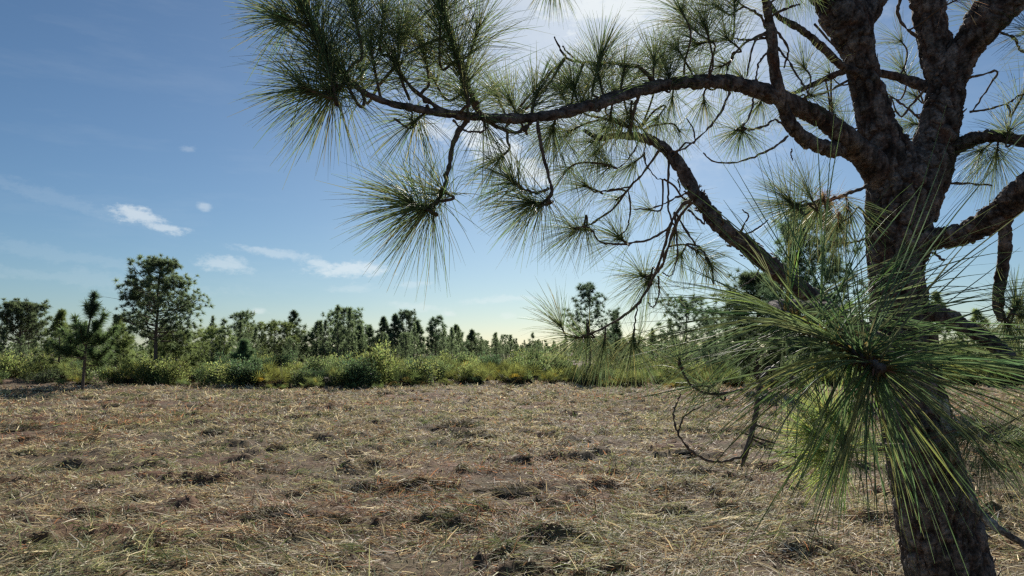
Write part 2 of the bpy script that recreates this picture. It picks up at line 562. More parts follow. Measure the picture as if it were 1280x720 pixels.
def straw(n, d0, d1, expo, lmin, lmax, w, up, two_seg, seed):
    r = np.random.default_rng(seed)
    # distance density ~ d^expo within the wedge the camera can see (with a margin)
    u = r.random(n * 2)
    e = expo + 1
    d = (d0 ** e + u * (d1 ** e - d0 ** e)) ** (1 / e)
    a = r.uniform(-0.82, 0.82, n * 2)
    x, y = np.sin(a) * d, np.cos(a) * d
    dens = fbm(x * 0.7, y * 0.7, 41, 3) * 0.6 + fbm(x * 2.6, y * 2.6, 43, 3) * 0.6
    keep = r.random(n * 2) < np.clip((dens - 0.42) * 3.6, 0.10, 1)
    x, y, d = x[keep][:n], y[keep][:n], d[keep][:n]
    n = len(x)
    far = np.clip(d / 9, 1, 4) ** 0.75
    ln = r.uniform(0, 1, n) ** 1.6 * (lmax - lmin) + lmin
    ln = ln * far ** 0.6
    wd = w * r.uniform(0.5, 1.6, n) * far
    # swaths: neighbouring blades lie in about the same direction
    az = fbm(x * 0.9, y * 0.9, 57, 2) * 12 + r.normal(0, 1.2, n)
    el = np.abs(r.normal(0, up, n)) + (r.random(n) < 0.07) * r.uniform(0.2, 0.9, n)
    dirv = np.stack([np.cos(az) * np.cos(el), np.sin(az) * np.cos(el), np.sin(el)], 1)
    side = np.stack([-np.sin(az), np.cos(az), np.zeros(n)], 1)
    roll = r.normal(0, 0.6, n)
    side = side * np.cos(roll)[:, None] + np.cross(dirv, side) * np.sin(roll)[:, None]
    base = np.stack([x, y, ground_z(x, y) + r.uniform(0.0, 0.035, n) + 0.004], 1)
    zone = fbm(x * 0.22, y * 0.22, 61, 3)
    ci = r.choice(len(STRAW), n, p=SPROB)
    gz_ = fbm(x * 0.55, y * 0.55, 67, 3)
    greenish = (r.random(n) < np.clip((gz_ - 0.50) * 2.5, 0, 0.5))
    ci = np.where(greenish, r.choice([2, 5, 2], n), ci)
    reddish = (r.random(n) < np.clip((zone - 0.52) * 3.0, 0, 0.55))
    ci = np.where(reddish, r.choice([3, 4, 7], n), ci)
    col = STRAW[ci] * r.uniform(0.55, 1.75, (n, 1)) * 1.5
    ts = [0, 0.5, 1.0] if two_seg else [0, 1.0]
    k = len(ts)
    sag = r.uniform(0.0, 0.35, n) * np.sin(el) + 0.04
    vs = []
    for t in ts:
        c = base + dirv * (ln * t)[:, None] + np.array([0, 0, -1.0]) * (ln * sag * (t ** 2))[:, None]
        c[:, 2] = np.maximum(c[:, 2], base[:, 2] - 0.012)
        hw = (wd * (0.5 if t < 0.9 else 0.22))[:, None]
        vs += [c - side * hw, c + side * hw]
    v = np.stack(vs, 1)
    idx = np.arange(n)[:, None] * (2 * k)
    quads = np.concatenate([np.stack([idx[:, 0] + 2 * s, idx[:, 0] + 2 * s + 1, idx[:, 0] + 2 * s + 3, idx[:, 0] + 2 * s + 2], -1) for s in range(k - 1)])
    return v.reshape(-1, 3), quads, np.repeat(col, 2 * k, axis=0)


mb = MB()
for args in ((95000, 2.6, 9.5, 0.1, 0.02, 0.13, 0.0058, 0.30, True, 101), (22000, 2.6, 9.5, 0.3, 0.08, 0.30, 0.0062, 0.34, True, 102),
             (110000, 9.0, 20, -0.1, 0.025, 0.13, 0.0085, 0.40, False, 103), (105000, 19, 41, -0.1, 0.03, 0.13, 0.0095, 0.48, False, 104)):
    v, q, c = straw(*args)
    mb.add(v, q, None, c)
# matted bunches of longer clippings, lying in heaps a few centimetres deep
r = np.random.default_rng(111)
nc, per = 900, 34
dd = (3.0 ** 1.4 + r.random(nc) * (36.0 ** 1.4 - 3.0 ** 1.4)) ** (1 / 1.4)
aa = r.uniform(-0.8, 0.8, nc)
cx, cy = np.sin(aa) * dd, np.cos(aa) * dd
th0, big = r.uniform(0, 6.28, nc), r.uniform(0.5, 1.3, nc)
tone = STRAW[r.choice([0, 1, 2, 5, 2, 6, 3], nc)] * r.uniform(0.85, 1.55, (nc, 1))
rr = np.abs(r.normal(0, 0.13, (nc, per))) * big[:, None]; ra = r.uniform(0, 6.28, (nc, per))
x = (cx[:, None] + np.cos(ra) * rr * 1.4).ravel(); y = (cy[:, None] + np.sin(ra) * rr).ravel()
hgt = (0.075 * big[:, None] * np.exp(-(rr / 0.16) ** 2) * r.uniform(0.2, 1, (nc, per))).ravel()
n = nc * per
az = (th0[:, None] + r.normal(0, 0.65, (nc, per))).ravel(); el = r.normal(0.12, 0.3, n)
dv = np.stack([np.cos(az) * np.cos(el), np.sin(az) * np.cos(el), np.sin(el)], 1)
needles(mb, np.stack([x, y, ground_z(x, y) + hgt + 0.006], 1), dv, r.uniform(0.07, 0.26, n) * np.repeat(np.clip(dd / 14, 1, 1.6), per), r.uniform(0.005, 0.009, n) * np.repeat(np.clip(dd / 9, 1, 2.2), per),
        r.uniform(0.0, 0.5, n), r, 2, np.repeat(tone, per, axis=0) * r.uniform(0.6, 1.4, (n, 1)))
# short green tufts sprouting through it
nc, per = 330, 16
dd = (3.0 ** 1.5 + r.random(nc) * (36.0 ** 1.5 - 3.0 ** 1.5)) ** (1 / 1.5)
aa = r.uniform(-0.8, 0.8, nc)
x = (np.sin(aa) * dd)[:, None] + r.normal(0, 0.035, (nc, per)); y = (np.cos(aa) * dd)[:, None] + r.normal(0, 0.035, (nc, per))
x, y = x.ravel(), y.ravel(); n = nc * per
az = r.uniform(0, 6.28, n); el = r.uniform(0.4, 1.4, n)
dv = np.stack([np.cos(az) * np.cos(el), np.sin(az) * np.cos(el), np.sin(el)], 1)
needles(mb, np.stack([x, y, ground_z(x, y)], 1), dv, r.uniform(0.05, 0.17, n), np.full(n, 0.005) * np.repeat(np.clip(dd / 9, 1, 2.2), per), r.uniform(0.1, 0.6, n), r, 2,
        np.array([[0.115, 0.16, 0.062]]) * r.uniform(0.6, 1.5, (n, 1)))
link('straw_litter', mb.mesh('straw_litter', M_STRAW, smooth=False), (0, 0, 0), None,
     'dry straw and grass clippings strewn over the mown field', 'straw', kind='stuff')


# ------------------------------------------------------------------ torn turf clods and tussocks in the field
def tussock(seed, size, height, nblade):
    r = np.random.default_rng(seed)
    body, blades = MB(), MB()
    nu, nv = 18, 8
    th = np.linspace(0, 2 * np.pi, nu, endpoint=False); ph = np.linspace(0, np.pi / 2, nv)
    T, Ph = np.meshgrid(th, ph)
    rr = 1 + 0.45 * (fbm(np.cos(T) * 2 + seed, np.sin(T) * 2 + Ph * 2, seed, 4) - 0.5) * 2
    v = np.stack([np.cos(T) * np.cos(Ph) * rr * size, np.sin(T) * np.cos(Ph) * rr * size * 0.75, np.sin(Ph) * rr * height * 0.75 - 0.03], -1).reshape(-1, 3)
    ii = np.arange(nv - 1)[:, None] * nu; jj = np.arange(nu)[None, :]; j2 = (jj + 1) % nu
    body.add(v, np.stack([ii + jj, ii + j2, ii + nu + j2, ii + nu + jj], -1).reshape(-1, 4), None, np.array([0.9, 0.72, 0.56]) * 0.095)
    a = r.uniform(0, 2 * np.pi, nblade); q = np.sqrt(r.random(nblade)) * size
    b = np.stack([np.cos(a) * q, np.sin(a) * q * 0.75, np.clip(1 - (q / size) ** 2, 0, 1) * height * 0.6 - 0.01], 1)
    out = a + r.normal(0, 0.6, nblade); el = r.uniform(0.05, 1.1, nblade)
    d = np.stack([np.cos(out) * np.cos(el), np.sin(out) * np.cos(el), np.sin(el)], 1)
    ci = r.choice([2, 3, 4, 5, 0, 5], nblade)
    needles(blades, b, d, r.uniform(0.4, 1.1, nblade) * max(height * 1.3, 0.08), np.full(nblade, 0.007), r.uniform(0.1, 0.6, nblade), r, 2,
            STRAW[ci] * r.uniform(0.4, 0.95, (nblade, 1)))
    return body, blades


TV = []
for k, (s, h, nb) in enumerate(((0.30, 0.13, 260), (0.42, 0.12, 300), (0.24, 0.10, 200), (0.34, 0.08, 220))):
    b, l_ = tussock(300 + k, s, h, nb)
    TV.append((b.mesh('clod', M_CLOD), l_.mesh('blades', M_CLOD)))


def put_tussock(px, py, scale, variant, rot, label, group):
    # where that column's sight line meets the field
    v = FWD + RIGHT * (px - 640) / FPX + UP * (360 - py) / FPX
    t = -EYE / v[2]
    x, y = v[0] * t, v[1] * t
    z = float(ground_z(np.array([x]), np.array([y]))[0])
    root = link('turf_clod', None, (x, y, z), None, label, 'turf clod', group)
    root.rotation_euler = (0, 0, rot)
    root.scale = (scale, scale, scale)
    for nm, me in (('soil', TV[variant][0]), ('grass_blades', TV[variant][1])):
        o = bpy.data.objects.new(nm, me); COL.objects.link(o); o.parent = root


CLOD_LOOK = ('grassy turf clod', 'wide dark turf clod', 'small dark turf clod', 'flat dark turf clod')


def field_place(px, py):
    for lim, name in ((160, 'below the club topped pine'), (270, 'below the tallest pine'), (430, 'left of the middle'), (560, 'just left of the largest tussock'),
                      (690, 'just right of the largest tussock'), (820, 'below the lone conical pine'), (960, 'near the hooked low branch')):
        if px < lim:
            break
    else:
        name = 'left of the near trunk'
    return ('at the far edge' if py < 506 else 'in mid field' if py < 565 else 'in the near field') + ', ' + name


GT = 'torn turf clods scattered over the mown field'
put_tussock(571, 538, 1.55, 0, 0.3, 'largest grassy tussock in the middle of the mown field', GT)
put_tussock(592, 553, 1.1, 1, 1.0, 'dark clod just in front of the largest grassy tussock', GT)
put_tussock(700, 559, 0.95, 3, 2.0, 'dark clod right of the two middle clods', GT)
put_tussock(348, 648, 0.75, 1, 0.2, 'nearest dark clod on the left half of the field', GT)
put_tussock(420, 650, 0.62, 0, 0.9, 'clod with upright blades beside the nearest left clod', GT)
put_tussock(895, 662, 0.55, 2, 1.9, 'small green tussock in the near field left of the pine trunk', GT)
put_tussock(795, 602, 0.85, 3, 1.4, 'flat dark clod half hidden under straw right of centre', GT)
put_tussock(645, 615, 0.75, 1, 2.6, 'wide dark clod of torn grass below the centre of the field', GT)
rc = np.random.default_rng(77)
used = [(571, 538), (592, 553), (700, 559)]
more = [(20, 537, 1.1), (35, 550, 1.0), (110, 553, 0.9), (270, 543, 0.75), (457, 515, 1.0), (482, 492, 1.5), (646, 541, 0.6), (752, 535, 0.6), (870, 544, 1.2), (925, 545, 1.1), (160, 535, 0.6),
        (225, 537, 0.7), (345, 560, 0.6), (470, 553, 0.6), (465, 580, 0.6), (90, 520, 0.8), (950, 560, 0.7), (690, 497, 0.9), (770, 500, 0.9), (600, 520, 0.7), (520, 500, 0.9), (60, 600, 0.5), (140, 585, 0.5),
        (1015, 640, 0.5), (300, 600, 0.45), (960, 520, 1.0), (900, 545, 1.0), (285, 486, 1.5), (108, 499, 1.3), (250, 487, 1.5), (390, 490, 1.2), (725, 487, 1.5), (1050, 600, 0.5)]
for k in range(60):
    py = 489 + 190 * rc.random() ** 1.8
    more.append((rc.uniform(10, 1080), py, rc.uniform(0.3, 0.62) * (1.3 if py < 520 else 1.0)))
for k, (px, py, s) in enumerate(more):
    k = int(rc.integers(4))
    put_tussock(px, py, s * rc.uniform(0.8, 1.1), k, rc.uniform(0, 6.2), CLOD_LOOK[k] + ' ' + field_place(px, py), GT)


# ------------------------------------------------------------------ background pines
def prof(kind, u):
    if kind == 'cone':
        return (1.04 - u) ** 1.1 * (0.75 + 0.25 * min(1, u * 5))
    if kind == 'round':
        return math.sqrt(max(0.03, 1 - (1.75 * u - 0.75) ** 2))
    if kind == 'broad':
        return math.sqrt(max(0.04, 1 - (1.5 * u - 0.45) ** 2)) * (0.75 + 0.25 * (1 - u))
    if kind == 'big':
        return float(np.interp(u, [0, 0.12, 0.3, 0.45, 0.6, 0.8, 0.92, 1], [0.65, 0.85, 1.0, 0.8, 0.66, 0.5, 0.36, 0.12]))
    if kind == 'sparse':
        return 0.35 + 0.65 * max(0, math.sin((u * 0.75 + 0.25) * math.pi))
    return 1.0


def puff(mb, r, c, axis, size, nsp, width, tone):
    d = r.normal(size=(nsp, 3)); d /= np.linalg.norm(d, axis=1)[:, None]
    d = d + axis * 0.75
    d /= np.linalg.norm(d, axis=1)[:, None]
    x = np.cross(d, r.normal(size=(nsp, 3))); x /= np.linalg.norm(x, axis=1)[:, None]
    ln = size * r.uniform(0.65, 1.1, nsp)
    b = c + d * size * 0.06
    tip = c + d * ln[:, None] + np.array([0, 0, -0.12]) * ln[:, None]
    v = np.stack([b - x * width / 2, b + x * width / 2, tip], 1).reshape(-1, 3)
    col = tone * r.uniform(0.7, 1.3, (nsp, 1)) * np.array([1, 1, 1.0])
    mb.add(v, None, np.arange(nsp * 3).reshape(-1, 3), np.repeat(col, 3, axis=0))


def pine_geo(kind, H, W, hb, seed, nb, npf, nsp, psize, pw, tr=0.08, lean=0.0, up=(0.15, 0.75), tone=(1, 1, 1), tip=0.62):
    r = np.random.default_rng(seed)
    trunk, crown = MB(), MB()
    wob = r.normal(0, 0.012 * H, (6, 2)); wob[0] = 0
    tp = np.array([[wob[k, 0] * k / 5 + lean * (k / 5) ** 1.5, wob[k, 1] * k / 5, H * 0.985 * k / 5] for k in range(6)])
    path = catmull(tp, 22)
    path[0, 2] -= 0.15
    tube(trunk, path, np.linspace(tr, tr * 0.16, 22), 7)
    tone = np.array(tone, float)
    for i in range(nb):
        u = (i + r.random()) / nb
        z = hb + (H - hb) * u * 0.985
        c = np.array([np.interp(z, path[:, 2], path[:, 0]), np.interp(z, path[:, 2], path[:, 1]), z])
        az = i * 2.399 + r.normal(0, 0.35)
        e = r.uniform(*up) * (0.6 + 0.8 * u)
        L = W / 2 * prof(kind, u) * r.uniform(0.62, 1.12)
        d = np.array([math.cos(az) * math.cos(e), math.sin(az) * math.cos(e), math.sin(e)])
        end = c + d * L
        end[2] = min(end[2] + 0.10 * L, H * 0.985)
        mid = c + d * L * 0.5 - np.array([0, 0, 0.05 * L]) + r.normal(0, 0.04 * L, 3)
        bp = catmull([c, mid, end], 6)
        br = max(0.007, tr * 0.30 * (1 - 0.6 * u))
        tube(trunk, bp, np.linspace(br, br * 0.35, 6), 4, cap=False)
        bt = tone * r.uniform(0.75, 1.25)
        n = max(1, int(round(npf * (0.45 + 0.75 * L / (W / 2)))))
        for k in range(n):
            s = 1 - (k / max(1, n)) ** 1.3 * tip
            q = bp[int(round(s * 5))] + r.normal(0, 0.11 * L + 0.03, 3) * (0.25 if k == 0 else 1.0)
            if k:
                tube(trunk, np.array([bp[max(0, int(round(s * 5)) - 1)], q]), [br * 0.3, br * 0.15], 3, cap=False)
            ax = d * 0.6 + np.array([0, 0, 0.6]) + r.normal(0, 0.3, 3)
            puff(crown, r, q, ax / np.linalg.norm(ax), psize * r.uniform(0.75, 1.2), nsp, pw, bt)
    top = path[-1]
    for k in range(0 if kind == 'big' else 3):
        puff(crown, r, top - [0, 0, psize * (0.35 + 0.6 * k)], np.array([0, 0, 1.0]), psize, nsp, pw, tone)
    return trunk, crown


def put_pine(px, py_top, D, kind, wpx, hb_frac, seed, label, name='pine_tree', group='pines beyond the mown field', nb=34, npf=4, nsp=42, psize=0.26, pw=0.024, tr=0.07, lean=0.0, base_y=None,
             up=(0.15, 0.75), tone=(1, 1, 1), tip=0.62):
    x, y = G(px, D)
    v = FWD + UP * (360 - py_top) / FPX
    z_top = EYE + D * v[2] / v[1]
    H = z_top
    W = wpx / FPX * D
    t, c = pine_geo(kind, H, W, H * hb_frac, seed, nb, npf, nsp, psize, pw, tr, lean, up, tone, tip)
    root = link(name, None, (x, y, 0), None, label, 'pine tree', group)
    for nm, g, m in (('trunk', t, M_FARBARK), ('crown', c, M_FAR_NEEDLE)):
        o = bpy.data.objects.new(nm, g.mesh(nm, m)); COL.objects.link(o); o.parent = root
    return root


put_pine(196, 327, 38, 'big', 118, 0.34, 11, 'tallest pine at the left, wide ragged crown over a bare lower trunk', nb=76, npf=14, nsp=46, psize=0.26, pw=0.024, tr=0.12, tip=0.5)
put_pine(27, 381, 55, 'broad', 84, 0.42, 12, 'dome crowned pine at the left edge with open bare limbs', nb=52, npf=11, nsp=44, psize=0.34, pw=0.034, tip=0.5, tr=0.13, up=(0.35, 0.9))
# the young pine with the club shaped leader
x, y = G(107, 29.5)
root = link('pine_tree', None, (x, y, 0), None, 'young pine with a shaggy club shaped leader standing out in the field edge', 'pine tree', 'pines beyond the mown field')
r = np.random.default_rng(21)
trunk, crown = MB(), MB()
H = 4.25
path = catmull([[0, 0, -0.1], [0.05, 0, 1.4], [0.10, 0, 2.3], [0.22, 0, 3.2], [0.30, 0, 4.0]], 20)
tube(trunk, path, np.linspace(0.06, 0.018, 20), 7)


def bottle(c0, c1, n, size, nsp, tone):
    size *= 1.18
    tone = np.array(tone) * 0.85
    for k in range(n):
        q = np.array(c0) + (np.array(c1) - np.array(c0)) * k / max(1, n - 1)
        ax = np.array(c1) - np.array(c0); ax = ax / np.linalg.norm(ax)
        puff(crown, r, q, ax, size * r.uniform(0.85, 1.1), nsp, 0.026, np.array(tone) * r.uniform(0.85, 1.15))


bottle((0.19, 0, 2.95), (0.29, 0, 3.85), 11, 0.33, 70, (0.75, 0.85, 0.95))
bottle((0.2, 0.03, 3.1), (0.40, 0.05, 3.45), 5, 0.30, 60, (0.75, 0.85, 0.95))
bottle((0.22, 0.0, 3.1), (0.03, 0.0, 3.45), 5, 0.30, 60, (0.75, 0.85, 0.95))
for az, el, L, z0 in ((0.1, 0.45, 1.2, 1.75), (3.0, 0.5, 1.15, 1.6), (2.8, 0.75, 0.9, 2.05), (0.4, 0.8, 0.8, 2.2), (5.0, 0.5, 1.0, 1.8), (1.6, 0.5, 1.0, 1.7), (3.9, 0.3, 1.2, 1.35), (5.9, 0.15, 1.3, 1.3), (2.2, 0.2, 1.1, 1.3), (0.9, 0.1, 1.0, 1.1)):
    c = np.array([np.interp(z0, path[:, 2], path[:, 0]), 0, z0])
    d = np.array([math.cos(az) * math.cos(el), math.sin(az) * math.cos(el), math.sin(el)])
    e = c + d * L + np.array([0, 0, 0.15])
    bp = catmull([c, c + d * L * 0.5 - np.array([0, 0, 0.08]), e], 7)
    tube(trunk, bp, np.linspace(0.022, 0.01, 7), 5, cap=False)
    bottle(bp[3], e + np.array([0, 0, 0.12]), 7, 0.32, 60, (0.9, 1.0, 0.8))
    for s in (-1, 1):
        q = bp[3] + np.cross(d, [0, 0, 1]) * 0.28 * s + np.array([0, 0, 0.12])
        tube(trunk, np.array([bp[2], q]), [0.012, 0.007], 4, cap=False)
        bottle(bp[3] * 0.5 + q * 0.5, q + np.array([0, 0, 0.2]), 4, 0.30, 56, (0.9, 1.0, 0.8))
for nm, g, m in (('trunk', trunk, M_FARBARK), ('crown', crown, M_FAR_NEEDLE)):
    o = bpy.data.objects.new(nm, g.mesh(nm, m)); COL.objects.link(o); o.parent = root

YG = (1.25, 1.2, 0.85)
LIST = [(76, 388, 42, 'cone', 48, 0.12, 'young green pine between the dome crowned pine and the club topped sapling', YG),
        (147, 396, 40, 'cone', 46, 0.12, 'young pine with upright candles just left of the tallest pine', YG),
        (222, 418, 40, 'round', 46, 0.10, 'bushy low pine at the right foot of the tallest pine', YG),
        (266, 413, 50, 'round', 42, 0.12, 'rounded bushy pine left of the thin see-through pine', YG),
        (301, 392, 62, 'sparse', 32, 0.40, 'thin see-through pine with a small open crown left of the treeline', (0.9, 0.95, 1)),
        (306, 427, 37, 'cone', 34, 0.06, 'dark bushy young pine standing at the edge of the field', (0.9, 1.05, 0.95)),
        (344, 406, 58, 'round', 48, 0.15, 'dense round pine in the left of the treeline', YG),
        (367, 389, 60, 'cone', 44, 0.18, 'pointed pine rising above the round dense pine beside it', (0.9, 0.95, 1)),
        (397, 402, 60, 'cone', 38, 0.15, 'pointed pine with a broad base left of the flat crowned pine', (1, 1.05, 1)),
        (430, 387, 64, 'broad', 42, 0.55, 'tall pine with a see-through flat crown above its neighbours', (0.9, 0.95, 1)),
        (422, 408, 58, 'cone', 34, 0.12, 'lower pine in front of the flat crowned pine', (1, 1.05, 1)),
        (448, 408, 57, 'cone', 28, 0.12, 'slim pine right of the flat crowned pine', (1, 1.05, 1)),
        (462, 407, 66, 'cone', 24, 0.3, 'slim dark pine standing apart above the yellow bushes', (0.85, 0.9, 1)),
        (480, 397, 66, 'cone', 24, 0.35, 'first of three tall narrow pines side by side', (0.85, 0.9, 1)),
        (494, 393, 66, 'cone', 22, 0.35, 'middle of three tall narrow pines side by side', (0.85, 0.9, 1)),
        (508, 390, 68, 'round', 26, 0.45, 'last of three tall narrow pines, with a rounder top', (0.85, 0.9, 1)),
        (522, 402, 66, 'cone', 22, 0.3, 'pine between the rounder topped pine and the spiky pine', (0.9, 0.95, 1)),
        (545, 397, 64, 'sparse', 30, 0.35, 'spiky pine with stiff upswept arms near the end of the tall treeline', (0.8, 0.9, 1)),
        (570, 407, 72, 'cone', 26, 0.3, 'last of the taller pines before the treeline drops', (0.9, 0.95, 1)),
        (590, 413, 78, 'cone', 24, 0.25, 'low pine where the treeline drops towards the centre', (1, 1, 1)),
        (737, 358, 44, 'big', 58, 0.30, 'lone pine with a neat conical crown right of the centre', (0.75, 0.85, 1)),
        (769, 392, 48, 'cone', 30, 0.15, 'small pine at the right foot of the lone conical pine', (1, 1.05, 0.9)),
        (858, 374, 44, 'round', 60, 0.18, 'broad dark pine behind the needles left of the near trunk', (0.85, 0.95, 1)),
        (893, 388, 48, 'round', 46, 0.15, 'lower dark pine right of the broad dark pine', (0.85, 0.95, 1)),
        (1018, 258, 26, 'round', 118, 0.16, 'full dark pine directly behind the near pine trunk', (0.8, 0.92, 1)),
        (945, 345, 30, 'round', 100, 0.10, 'bushy pine at the left of the full dark pine', (0.95, 1.0, 0.95)),
        (1172, 365, 40, 'cone', 60, 0.1, 'yellow green young pine just right of the near trunk', YG),
        (1222, 388, 40, 'cone', 60, 0.08, 'yellow green young pine further right of the near trunk', YG),
        (1272, 372, 42, 'cone', 70, 0.08, 'yellow green young pine at the right edge', YG)]
for k, (px, py, D, kind, w, hb, lab, tone) in enumerate(LIST):
    big = w > 90
    far = D > 55
    put_pine(px, py, D, kind, w * (1.0 if big or kind == 'sparse' else 1.45), hb, 500 + k, lab, nb=110 if big else (40 if far else 52), npf=8 if big else (3 if kind == 'sparse' else 6), nsp=44 if not far else 32, psize=0.30 if not far else 0.38, pw=0.023 if not far else 0.036,
             up=(0.2, 0.7) if kind == 'cone' else (0.15, 0.75), tone=tone)

# further pines, one object each with trunk and crown joined, in shared variants
FV = []
for k in range(7):
    kind = ('cone', 'cone', 'round', 'cone', 'sparse', 'cone', 'cone')[k]
    t, c = pine_geo(kind, 4.6, (2.9, 2.5, 2.8, 3.2, 2.6, 2.5, 2.3)[k], (0.9, 1.2, 1.3, 0.6, 1.7, 0.9, 1.4)[k], 900 + k, 27, 4, 15, 0.42, 0.058, 0.07, up=(0.2, 0.75))
    m2 = MB()
    for src, mi in ((t, 0), (c, 1)):
        vv = np.concatenate(src.v); cc = np.concatenate(src.c)
        m2.add(vv, np.concatenate(src.q) if src.q else None, np.concatenate(src.t) if src.t else None, cc, mi)
    # faces are stored quads first, so the material list follows the same order
    FV.append(m2)
FVM = []
for m2 in FV:
    FVM.append(m2.mesh('far_pine', [M_FARBARK, M_FAR_NEEDLE]))
rf = np.random.default_rng(99)
n_far = 0
def zone(px):
    for lim, name in ((60, 'at the left edge of the view'), (140, 'around the club topped young pine'), (255, 'around the tallest pine'), (330, 'around the dark bushy young pine'), (430, 'left of the largest rounded shrub'),
                      (560, 'behind the largest rounded shrub'), (690, 'where the treeline is lowest'), (800, 'around the lone conical pine'), (960, 'behind the hooked low branch'), (1100, 'behind the large needle spray')):
        if px < lim:
            return name
    return 'right of the near trunk'


while n_far < 262:
    if n_far < 95:
        D = rf.uniform(46, 72); px = rf.uniform(-40, 575) if n_far < 72 else rf.uniform(830, 1320)
        top = 412 + rf.normal(0, 10) + (6 if px > 520 else 0)
        h = (EYE + (440 - top) * D / FPX) / 4.6
    else:
        D = 72 + 100 * rf.random() ** 0.8
        px = rf.uniform(-60, 1340) if n_far < 165 else rf.uniform(540, 900)
        h = rf.uniform(0.62, 1.0)
    x, y = G(px, D)
    k = int(rf.integers(7))
    lab = ('small far pine %s' if D > 95 and k != 4 else 'small open crowned far pine %s' if D > 95 else ('open crowned middle distance pine %s' if k == 4 else ('pointed', 'slim pointed', 'round topped', 'wide pointed', '', 'straggly pointed', 'narrow')[k] + ' middle distance pine %s')) % zone(px)
    o = link('pine_tree', FVM[k], (x, y, -0.05), None, lab, 'pine tree', 'distant flatwoods pines')
    o.rotation_euler = (0, 0, rf.uniform(0, 6.28))
    s = rf.uniform(0.6, 1.0)
    o.scale = (h * s, h * s, h)
    n_far += 1

# the far woods that read as one mass
mb = MB()
rw = np.random.default_rng(123)
for k in range(1700):
    D = rw.uniform(150, 420); px = rw.uniform(-160, 1440)
    x, y = G(px, D)
    h = rw.uniform(2.8, 5.0)
    tone = np.array([1, 1, 1]) * rw.uniform(0.7, 1.3)
    for q in range(9):
        u = rw.random()
        c = np.array([x, y, h * (0.25 + 0.7 * u)]) + np.array([rw.normal(0, 0.55), rw.normal(0, 0.55), 0]) * (1.15 - u)
        puff(mb, rw, c, np.array([0, 0, 1.0]), 0.75, 9, 0.34, tone)
    tube(mb, np.array([[x, y, 0], [x, y, h * 0.9]]), [0.07, 0.03], 3, (0.9, 0.6, 0.6), cap=False)
link('far_woods', mb.mesh('far_woods', M_FAR_NEEDLE, smooth=False), (0, 0, 0), None, 'low band of far pine woods along the horizon', 'woods', kind='stuff')


# ------------------------------------------------------------------ scrub belt: shrubs and saw palmettos
def bush_geo(seed, w, h, n, leaf, tone):
    r = np.random.default_rng(seed)
    fol = MB()
    lumps = []
    for k in range(9):
        a = r.uniform(0, 6.28); q = math.sqrt(r.random()) * w * 0.36
        lumps.append((np.array([math.cos(a) * q, math.sin(a) * q, h * r.uniform(0.22, 0.66)]), w * r.uniform(0.16, 0.25), r.uniform(0.55, 1.4)))
    per = n // 9
    for c, rad_, tn in lumps:
        d = r.normal(size=(per, 3)); d /= np.linalg.norm(d, axis=1)[:, None]
        p = c + d * (rad_ * (r.random((per, 1)) ** 0.45)) * np.array([1, 1, 1.15]) * r.uniform(0.8, 1.18, (per, 1))
        p[:, 2] = np.abs(p[:, 2])
        ax = d * 0.7 + np.array([0, 0, 0.5]) + r.normal(0, 0.5, (per, 3)); ax /= np.linalg.norm(ax, axis=1)[:, None]
        s = np.cross(ax, r.normal(size=(per, 3))); s /= np.linalg.norm(s, axis=1)[:, None]
        L = leaf * r.uniform(0.7, 1.4, (per, 1))
        v = np.stack([p, p + ax * L * 0.5 + s * L * 0.24, p + ax * L, p + ax * L * 0.5 - s * L * 0.24], 1).reshape(-1, 3)
        col = np.array(tone) * tn * r.uniform(0.7, 1.3, (per, 1)) * (1 + r.normal(0, 0.06, (per, 3)))
        fol.add(v, np.arange(per * 4).reshape(-1, 4), None, np.repeat(col, 4, axis=0), 1)
    for k in range(16):
        a = r.uniform(0, 6.28); q = w * 0.3 * math.sqrt(r.random())
        fol_p = catmull([[math.cos(a) * 0.08, math.sin(a) * 0.08, -0.05], [math.cos(a) * q * 0.6, math.sin(a) * q * 0.6, h * 0.3], [math.cos(a) * q, math.sin(a) * q, h * r.uniform(0.5, 0.9)]], 5)
        tube(fol, fol_p, np.linspace(0.012, 0.004, 5), 3, cap=False, mat=0)
    return fol


